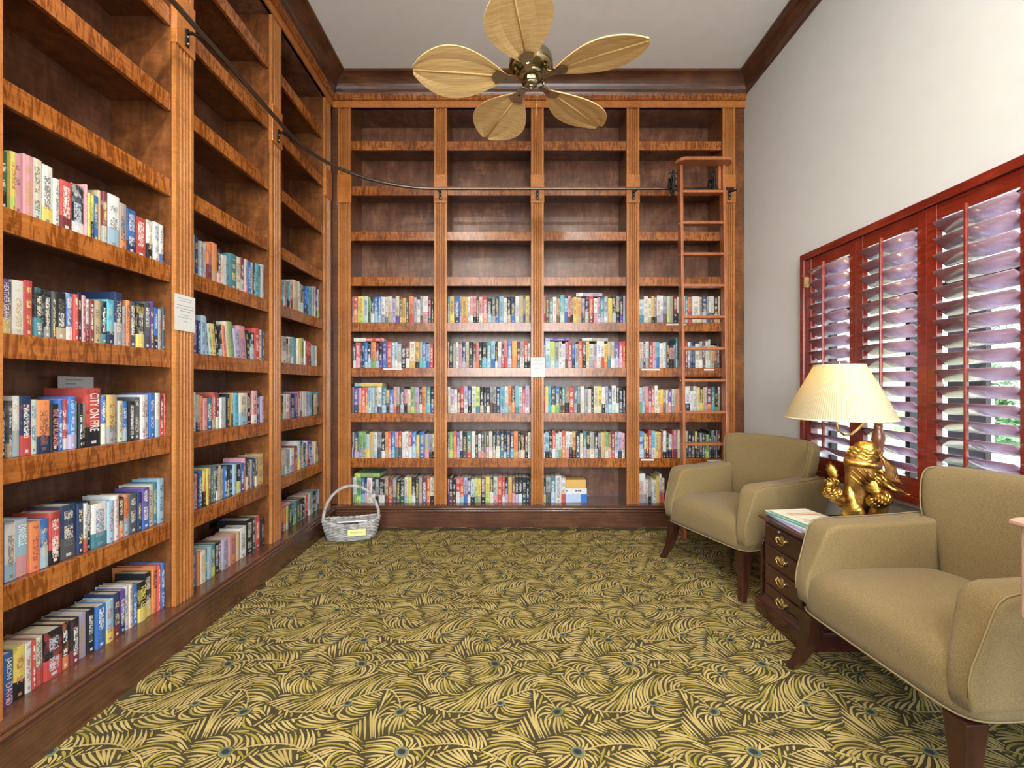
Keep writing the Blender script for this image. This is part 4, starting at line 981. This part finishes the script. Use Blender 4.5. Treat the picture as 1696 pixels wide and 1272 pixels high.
# cloak: crinkled folds behind the hand sweeping into a point on the picture's right
mb = MB()
for k, (w0, w1, u1, hgt) in enumerate(((.300, .262, .105, .034), (.275, .232, .125, .034), (.250, .198, .180, .040))):
    mb.loft([[bp(.045+(u1-.045)*t, (w0*(1-t)+w1*t)+dz*(1-t)**.7+.010*math.sin(PI*t+k)+.004*math.sin(17*t+k), dd*(1-t*.85)+.006*math.sin(13*t)) for dz, dd in ((-hgt, .02), (-hgt*.5, .046), (.0, .040), (.004, .0), (0, -.040), (-hgt, -.03))] for t in [i/14 for i in range(15)]])
gb(mb, 'cloak', gm.m)
# long strands of hair falling from under the hat
mb = MB()
for k in range(8):
    a = .006*k; mb.tube([bp(.058+a*.6, .372-.004*k, .030-.010*k), bp(.082+a, .340-.006*k, .034-.012*k), bp(.092+a, .300-.006*k, .032-.012*k), bp(.090+a*1.3, .262-.005*k, .028-.010*k), bp(.112+a, .240-.002*k, .02-.008*k)], [.005, .0065, .0065, .005, .002], 6)
gb(mb, 'hair', gd.m)
def hand(wrist, dirn, up, size, curl, name, mat):
    """palm with four unequal jointed fingers and a thumb from its side"""
    D_ = Vector(dirn).normalized(); N = Vector(up).normalized(); N = (N-D_*N.dot(D_)).normalized(); S_ = D_.cross(N)
    W0 = Vector(wrist); mb = MB()
    def q(a, b, c): return W0+(D_*a+S_*b+N*c)*size
    mb.loft([[tuple(q(a, b*math.cos(t), c*math.sin(t))) for t in [2*PI*k/16 for k in range(16)]] for a, b, c in ((-.10, .20, .16), (0, .24, .16), (.2, .36, .15), (.45, .42, .13), (.62, .40, .10), (.66, .30, .06))])
    for k, (off, L_) in enumerate(((-.32, .54), (-.11, .66), (.11, .62), (.32, .46))):
        p = q(.58, off, .02); dv = D_+S_*off*.30; P_ = [tuple(p)]; ang = .06
        for j, sl in enumerate((.45, .32, .23)):
            ang += curl*(.5 if j == 0 else 1.0); st = (dv.normalized()*math.cos(ang)+N*math.sin(ang))*L_*sl*size*1.6
            p = p+st; P_.append(tuple(p))
        mb.tube(P_, [.088*size, .085*size, .075*size, .045*size], 8)
        mb.blob(P_[1], .092*size, seg=8, rings=6); mb.blob(P_[3], .05*size, seg=8, rings=6)
    mb.tube([tuple(q(.10, .30, .02)), tuple(q(.32, .54, .12)), tuple(q(.55, .60, .20)), tuple(q(.72, .54, .24))], [.11*size, .10*size, .085*size, .05*size], 8)
    return gb(mb, name, mat)
hand(bp(.058, .200, .088), RV*(-.66)+Vector((0, 0, .75)), FW*1.0, .078, .10, 'hand', gm.m)
hand(bp(-.112, .185, .060), RV*(-.25)+Vector((0, 0, .95))+FW*.15, FW*1.0+RV*.5, .056, .95, 'hand', gm.m)
# sleeves with big ruffled cuffs
mb = MB(); mb.tube([bp(.035, .02, .02), bp(.050, .07, .040), bp(.066, .12, .055), bp(.070, .165, .075), bp(.062, .195, .085)], [.040, .036, .034, .030, .018], 16)
gb(mb, 'sleeve', gd.m)
def ruff(c0, ax, r0, n, th, layers, nm):
    ax = Vector(ax).normalized(); e1 = ax.orthogonal().normalized(); e2 = ax.cross(e1); mb = MB()
    for j in range(layers):
        r = r0*(1-.10*abs(j-layers*.4)); c1 = Vector(c0)+ax*(j-layers/2)*th*1.25
        mb.tube([tuple(c1+(e1*math.cos(a)+e2*math.sin(a))*r*(1+.12*math.sin(n*a+j*2))+ax*(th*.8*math.sin(n*a*1.0+j*1.3))) for a in [2*PI*k/72 for k in range(72)]], th, 7, closed=True)
    return gb(mb, nm, gm.m)
ruff(bp(.064, .165, .072), Vector((0, 0, .8))-RV*.45+FW*.1, .042, 9, .0085, 4, 'ruffled_cuff')
mb = MB(); mb.tube([bp(-.045, .13, .01), bp(-.075, .125, .03), bp(-.105, .145, .05), bp(-.112, .18, .058)], [.03, .03, .026, .018], 14); gb(mb, 'sleeve', gd.m)
ruff(bp(-.112, .172, .056), Vector((0, 0, 1))+RV*.15, .036, 8, .008, 4, 'ruffled_cuff')
# leaf-shaped feather held upright in the far hand
mb = MB(); ls = [(0, -.014), (.012, .0), (.020, .014), (.016, .022), (.022, .034), (.016, .042), (.016, .052), (.006, .062), (0, .070), (-.008, .062), (-.018, .052), (-.016, .042), (-.024, .034), (-.018, .022), (-.020, .014), (-.012, 0)]
mb.loft([[bp(-.104+a_*sc_-b_*.22*sc_, .240+b_*sc_, .060+dd) for a_, b_ in ls] for dd, sc_ in ((-.006, .85), (0, 1.1), (.006, .85))]); gb(mb, 'feather', gm.m)

# ================================================================== BASKET
BK = empty('wicker_basket', (-1.275, 3.60, 0), math.radians(14), 'grey oval wicker basket with hooped handle on the carpet in the corner', 'basket')
wk = NT('grey_wicker'); wn_ = wk.noise(wk.coord(), 22, 3)
wk.set('Base Color', wk.ramp(wn_, [(.35, (.24, .22, .20)), (.5, (.40, .38, .35)), (.66, (.52, .50, .46))])).set('Roughness', .6)
def rimz(a): return .135+.030*math.cos(a)**2
n = 168; rows_ = 90; vs = []
for j in range(rows_+1):
    t = j/rows_
    for k in range(n):
        a = 2*PI*k/n; ea = .165+.050*t**.7; eb = .085+.040*t**.7
        st = min(12, int(t*13)); ph = PI*(st % 2); lob = math.sin(17*a+ph)*.0055; bulge = abs(math.sin(PI*t*13))*.0055
        r = 1; x = (ea+lob+bulge)*math.cos(a); y = (eb+lob+bulge)*math.sin(a); vs.append((x, y, .004+(rimz(a)-.004)*t))
mb = MB(); mb.add(vs, [(j*n+k, j*n+(k+1) % n, (j+1)*n+(k+1) % n, (j+1)*n+k) for j in range(rows_) for k in range(n)], 0, True)
vi = [(x*.94, y*.92, z) for x, y, z in vs]; mb.add(vi, [(j*n+k, (j+1)*n+k, (j+1)*n+(k+1) % n, j*n+(k+1) % n) for j in range(rows_) for k in range(n)], 0, True)
mb.add([(.165*math.cos(2*PI*k/n), .085*math.sin(2*PI*k/n), .005) for k in range(n)], [tuple(range(n))], 0)
mb.build('woven_body', wk.m, BK, fixn=False)
for off in (0, PI):
    mb = MB(); mb.tube([((.208+.006*math.cos(14*a+off))*math.cos(a), (.118+.006*math.cos(14*a+off))*math.sin(a), rimz(a)+.005*math.sin(14*a+off)) for a in [2*PI*k/220 for k in range(220)]], .0075, 7, closed=True)
    mb.build('braided_rim', wk.m, BK)
mb = MB()
for s2 in range(3):
    P_ = []
    for i in range(61):
        a = PI*i/60; w_ = 9*a+s2*2*PI/3
        P_.append(((.208+.006*math.cos(w_))*math.cos(a), .008*math.sin(w_), .155+(.262+.006*math.cos(w_))*math.sin(a)))
    mb.tube(P_, .0065, 7)
mb.build('handle', wk.m, BK)
tgl = MB().box(-.015, .118, -.1375, -.1345, .060, .110).build('yellow_label', ink((.72, .72, .28)), BK); tgl['label'] = 'pale yellow paper label on the basket front'
mb = MB(); mb.box(.005, .098, -.1381, -.1376, .083, .088); mb.build('print', ink((.4, .45, .2)), tgl)
bkk = MB(); Mx = Matrix.Translation((-1.265, 3.585, .125)) @ Matrix.Rotation(math.radians(14), 4, 'Z') @ Matrix.Rotation(math.radians(-24), 4, 'X')
bkk.box(-.10, .12, -.085, .075, -.005, .005, 0, Mx)
tag(bkk.build('pamphlet', M['paper'], bevel=.001), 'white pamphlet lying tilted inside the wicker basket', 'pamphlet')
# ================================================================== CEILING FAN
FN = empty('ceiling_fan', (.105, 2.60, 2.955), 0, 'ceiling fan with broad tan palm-leaf blades and antique brass hub', 'ceiling fan')
MB().lathe([(.0, .879), (.065, .879), (.065, .86), (.045, .815), (.018, .80), (.0, .80)][::-1], seg=32).build('canopy', M['antique'], FN)
MB().tube([(0, 0, .20), (0, 0, .82)], .0125, 14).build('downrod', M['antique'], FN)
MB().lathe([(.0, .030), (.085, .032), (.098, .042), (.118, .050), (.125, .065), (.125, .10), (.118, .125), (.085, .155), (.045, .175), (.03, .21), (.0, .215)], seg=40).build('motor_housing', M['antique'], FN)
mb = MB(); mb.lathe([(.0, .005), (.050, .004), (.066, .006), (.075, .012), (.078, .020), (.075, .028), (.06, .032), (.0, .033)], seg=40); mb.build('switch_flange', M['antique'], FN)
mb = MB(); mb.lathe([(.0, -.062), (.006, -.060), (.010, -.055), (.008, -.050), (.016, -.046), (.018, -.041), (.015, -.038), (.034, -.033), (.038, -.028), (.037, -.024), (.043, -.018), (.046, .002), (.044, .006), (0, .006)], seg=12, smooth=False)
mb.build('switch_cup', M['antique'], FN, bevel=.002)
MB().tube([(.030, 0, -.02), (.034, 0, -.06), (.034, 0, -.30)], .0009, 5).build('pull_chain', M['brass'], FN)
bl = NT('tan_palm_blade'); bc = bl.coord(scale=(1, 1, 1)); bn = bl.noise(bl.coord(scale=(4, 60, 4)), 2, 3)
bl.set('Base Color', bl.ramp(bn, [(.35, (.66, .42, .16)), (.65, (.84, .60, .28))])).set('Roughness', .55)
outl = []
NB = 18
def halfw(t): return .190*(math.sin(PI*min(1, t*.93+.05))**.75)*(.62+.52*t)
for i in range(NB+1): t = i/NB; outl.append((.155+.505*t, halfw(t)))
def blade(ang):
    Rz = Matrix.Rotation(ang, 4, 'Z') @ Matrix.Rotation(math.radians(11), 4, 'X')
    mb = MB(); cols = 9; vs = []
    for x, w in outl:
        for j in range(cols):
            v = -1+2*j/(cols-1); vs.append((x, v*w, .012*(1-v*v)+.0015*math.cos(j*PI)-.02*(x-.155)))
    nn = len(vs); vs2 = vs+[(a, b, c-.006) for a, b, c in vs]; fs = []
    for i in range(NB):
        for j in range(cols-1):
            q = (i*cols+j, (i+1)*cols+j, (i+1)*cols+j+1, i*cols+j+1); fs += [q, tuple(nn+k for k in reversed(q))]
    edge = [i*cols for i in range(NB+1)]+[NB*cols+j for j in range(1, cols)]+[i*cols+cols-1 for i in range(NB-1, -1, -1)]+[j for j in range(cols-2, 0, -1)]
    fs += [(edge[k], edge[(k+1) % len(edge)], nn+edge[(k+1) % len(edge)], nn+edge[k]) for k in range(len(edge))]
    mb.add(vs2, fs, 0, False, Rz); b = mb.build('blade', bl.m, FN)
    mb = MB(); mb.tube([(.16, 0, .004), (.40, 0, .0), (.655, 0, -.012)], [.006, .005, .003], 6, tf=Rz); mb.build('midrib', bl.m, b)
    mb = MB(); mb.prism([(.08, -.018), (.13, -.022), (.20, -.045), (.215, -.02), (.225, 0), (.215, .02), (.20, .045), (.13, .022), (.08, .018)], -.008, -.003, 'z', tf=Rz)
    mb.tube([(.09, 0, .045), (.11, 0, .01), (.15, 0, -.006)], .009, 8, tf=Rz); mb.build('blade_arm', M['antique'], b)
for k in range(5): blade(math.radians(44+72*k))

# ================================================================== WINDOW, SHUTTERS
mb = MB()
fw = .042
mb.box(1.955, 2.05, WY0, WY1, WZ1-fw, WZ1).box(1.955, 2.05, WY0, WY1, WZ0, WZ0+.035)
mb.box(1.955, 2.05, WY1-fw, WY1, WZ0+.035, WZ1-fw).box(1.955, 2.05, WY0, WY0+fw, WZ0+.035, WZ1-fw)
wf = struct(mb.build('window_1', M['shutter'], bevel=.003))
gl = NT('clear_glass'); gt = gl.n.new('ShaderNodeBsdfTransparent'); gg = gl.n.new('ShaderNodeBsdfGlossy'); gx = gl.n.new('ShaderNodeMixShader')
gg.inputs['Roughness'].default_value = .02; gx.inputs[0].default_value = .06; gt.inputs[0].default_value = (.95, .97, .96, 1)
gl.l.new(gt.outputs[0], gx.inputs[1]); gl.l.new(gg.outputs[0], gx.inputs[2]); gl.l.new(gx.outputs[0], gl.out.inputs['Surface'])
struct(MB().box(2.150, 2.154, WY0+.03, WY1-.03, WZ0+.03, WZ1-.03).build('pane', gl.m, wf))
mb = MB()
for y0, y1 in ((WY0+.03, WY0+.07), (1.62, 1.65), (2.44, 2.47), (WY1-.06, WY1-.03)): mb.box(2.13, 2.17, y0, y1, WZ0+.03, WZ1-.03)
for z0, z1 in ((WZ0+.03, WZ0+.07), (WZ1-.07, WZ1-.03), (1.31, 1.345), (1.685, 1.715)): mb.box(2.131, 2.169, WY0+.03, WY1-.03, z0, z1)
mb.build('window_frame', M['bronze_frame'], wf)
MB().box(1.972, 2.06, WY0-.02, WY1+.01, WZ0-.022, WZ0-.0005).build('window_sill', M['white'], wf, bevel=.003)
# ---- plantation shutter panels: y from the far jamb towards the camera
edges = [3.057, 2.612, 2.166, 1.717, 1.265]
names = ['mahogany shutter panel farthest from the camera, half hidden by the lamp shade', 'mahogany shutter panel second from the corner, above the golden bust', 'mahogany shutter panel third from the corner, behind the nearest armchair', 'mahogany shutter panel nearest the camera at the end of the window']
LZ0, LZ1 = .757, 1.972; NL = 16; pitch = (LZ1-LZ0)/NL
XS = 1.985
for k in range(4):
    y1, y0 = edges[k]-.001, edges[k+1]+.001; SW = .050
    P_ = empty('shutter_panel', (XS, (y0+y1)/2, WZ0+.036), 0, names[k], 'shutter', 'plantation shutters on the window'); o = Vector(P_.location)
    def L_(mb, nm, mat=M['shutter'], parent=None, **kw):
        mb.v = [(a-o.x, b-o.y, c-o.z) for a, b, c in mb.v]; return mb.build(nm, mat, parent or P_, **kw)
    for a, b in ((y0, y0+SW), (y1-SW, y1)): L_(MB().box(XS-.015, XS+.015, a, b, WZ0+.036, WZ1-fw-.001), 'stile', bevel=.002)
    L_(MB().box(XS-.013, XS+.013, y0+SW, y1-SW, WZ0+.036, LZ0-.006), 'bottom_rail', bevel=.002)
    L_(MB().box(XS-.013, XS+.013, y0+SW, y1-SW, LZ1+.004, WZ1-fw-.001), 'top_rail', bevel=.002)
    th = math.radians(37)
    for j in range(NL):
        zc = LZ0+pitch*(j+.5); pts = []
        for i in range(20):
            a = 2*PI*i/20; c_, t_ = .0455*math.cos(a), .0052*math.sin(a)
            # room edge (towards -x) is the higher one
            pts.append((XS-(-c_*math.cos(th))*1 - t_*math.sin(th)*-1, zc-c_*math.sin(th)+t_*math.cos(th)))
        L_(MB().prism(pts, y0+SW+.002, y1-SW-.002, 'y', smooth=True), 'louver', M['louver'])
    ym = (y0+y1)/2
    L_(MB().box(XS-.058, XS-.044, ym-.006, ym+.006, LZ0+.06, LZ1+.01), 'tilt_rod', bevel=.002)
    if k in (0,):
        for z in (.80, 1.90): L_(MB().box(XS-.030, XS-.0155, y1-.006, y1+.010, z-.035, z+.035), 'hinge', M['brass'])

# ================================================================== OUTSIDE
grass = NT('lawn_grass'); gn = grass.noise(grass.coord(), 14, 5); grass.set('Base Color', grass.ramp(gn, [(.35, (.05, .12, .02)), (.65, (.16, .28, .06))])).set('Roughness', .95)
struct(MB().box(2.25, 26, -12, 34, -.5, -.12).build('lawn', grass.m))
struct(MB().box(2.25, 9.5, -12, 34, -.119, -.105).build('driveway', plain('pale_concrete', (.62, .60, .56), .9)))  # widened right up to the house to bounce sunlight onto the louvers
cream = plain('cream_stucco', (.66, .60, .38), .85)
struct(MB().box(2.25, 3.6, 4.3, 4.6, -.104, 3.4).build('exterior_wall', cream))
tag(MB().box(2.62, 2.80, 3.92, 4.10, -.104, 3.2).build('porch_column', cream), 'cream square porch column just outside the far window panels', 'column')
tag(MB().box(2.60, 2.63, 2.50, 2.72, -.104, 1.66).build('timber_post', M['bronze_frame']), 'dark brown timber post standing outside the third shutter panel', 'post')
# white railing across the drive
R_ = empty('picket_fence', (10.2, 8, -.12), 0, 'white rail fence beyond the driveway seen between the louvers', 'fence')
for k in range(22): MB().box(-.05, .05, -9+k*.9-.12, -9+k*.9+.12, 0, 1.25).build('post', M['white'], R_)
for z in (.35, 1.15): MB().box(-.03, .03, -9.2, 10.2, z, z+.12).build('rail', M['white'], R_)
hed = NT('leaf_green'); hn = hed.noise(hed.coord(), 30, 3); hed.set('Base Color', hed.ramp(hn, [(.4, (.03, .09, .03)), (.6, (.12, .26, .08))])).set('Roughness', .6)
def shrub(loc, r, n, label, leaf=.05, mat=None):
    rn = random.Random(int(loc[1]*100)); R0 = empty('shrub', loc, 0, label, 'shrub', 'shrubs outside the window')
    mb = MB()
    for i in range(n):
        d_ = Vector((rn.gauss(0, 1), rn.gauss(0, 1), abs(rn.gauss(0, 1)))).normalized()*rn.uniform(.6, 1)
        p = Vector((d_.x*r[0], d_.y*r[1], .08+d_.z*r[2])); a = Vector((rn.gauss(0, 1), rn.gauss(0, 1), rn.gauss(0, 1))).normalized(); b = a.orthogonal().normalized()
        s_ = leaf*rn.uniform(.6, 1.3); mb.add([p-b*s_*.35, p+a*s_, p+b*s_*.35, p-a*s_], [(0, 1, 2, 3)])
    mb.build('foliage', mat or hed.m, R0, fixn=False)
    mb = MB()
    for i in range(7): a = i*.9; mb.tube([(0, 0, 0), (r[0]*.5*math.cos(a), r[1]*.5*math.sin(a), r[2]*.7)], .008, 5)
    mb.build('stem', M['leg'], R0)
shrub((3.1, 3.2, -.104), (.35, .45, .75), 900, 'green shrub growing outside the second shutter panel')
shrub((3.2, 1.95, -.104), (.40, .55, .62), 1100, 'green shrub growing low outside the third shutter panel')
shrub((11.5, 11.5, -.12), (.8, 1.6, 2.2), 900, 'broad leafy shrub beyond the white fence', .16)
shrub((11.5, 17, -.12), (.9, 2.2, 2.6), 900, 'tall leafy shrub beyond the white fence, farther left', .16)
PT = empty('palm_tree', (7.1, 5.75, -.105), 0, 'palm tree with arching green fronds outside the window', 'palm tree')
MB().tube([(0, 0, 0), (.05, 0, 1.2), (.02, .03, 2.3)], [.16, .12, .10], 12).build('trunk', M['leg'], PT)
prn = random.Random(2)
for k in range(11):
    a = 2*PI*k/11; el = .5+.5*prn.random(); pts = []
    for i in range(9):
        t = i/8; r = 1.8*t; pts.append(Vector((r*math.cos(a), r*math.sin(a), 2.3+el*1.1*t-1.9*t*t)))
    mb = MB(); mb.tube([tuple(p) for p in pts], [.015*(1-.7*i/8) for i in range(9)], 5)
    for i in range(1, 25):
        t = i/25*8; j = min(7, int(t)); p = pts[j].lerp(pts[j+1], t-j); tg = (pts[j+1]-pts[j]).normalized(); sd = tg.cross(Vector((0, 0, 1))).normalized()
        for s2 in (-1, 1):
            tip = p+sd*s2*.32*math.sin(PI*min(1, .2+i/28))+tg*.20-Vector((0, 0, .10)); w_ = tg*.014
            mb.add([p-w_, p+w_, tip], [(0, 1, 2)])
    mb.build('frond', hed.m, PT, fixn=False)

# ================================================================== DESK AT THE RIGHT EDGE
DK = empty('console_table', (1.077, .62, 0), 0, 'pale pinkish wooden table with dark splayed legs cut off by the right edge', 'table')
MB().box(.022, .60, -.2, .365, .70, .895).build('apron', M['pink_wood'], DK, bevel=.003)
mb = MB(); mb.loft([[(.022-a, -.2-a, z), (.60+a, -.2-a, z), (.60+a, .365+a, z), (.022-a, .365+a, z)] for a, z in ((0, .893), (.006, .896), (.012, .901), (.012, .907), (.006, .913), (.0, .916))], smooth=False); mb.build('table_top', M['pink_wood'], DK)
for x, y, sx, sy in ((.06, .33, -1, 1), (.56, .33, 1, 1), (.06, -.16, -1, -1), (.56, -.16, 1, -1)):
    MB().loft([[(x+sx*o_+a*h, y+sy*o_*.3+b*h, z) for a, b in ((-1, -1), (1, -1), (1, 1), (-1, 1))] for z, o_, h in ((.70, -.01, .026), (.55, .0, .024), (.40, .012, .021), (.2, .035, .018), (0, .07, .015))], smooth=False).build('leg', M['leg'], DK, bevel=.002)

# ================================================================== ADDED CEILING FILL LIGHTS (unseen, behind and above the camera)
em = NT('lit_lens'); em.set('Emission Color', (1, .84, .62)).set('Emission Strength', 6.0)
pos = ['left of the fan, nearer the shelves', 'right of the fan, nearer the window', 'left side, mid room', 'right side, mid room', 'left side, rear of the room', 'right side, rear of the room']
for k, (x, y) in enumerate(DOWN):
    r_ = empty('fill_light', (x, y, CEIL-.0005), 0, 'round recessed ceiling light '+pos[k], 'ceiling light', 'recessed ceiling lights')
    MB().lathe([(.088, -.012), (.105, -.010), (.110, 0), (.088, 0)], seg=32).build('trim_ring', M['white'], r_)
    MB().lathe([(0, -.006), (.086, -.006), (.086, -.002), (0, -.002)], seg=32).build('lens', em.m, r_)
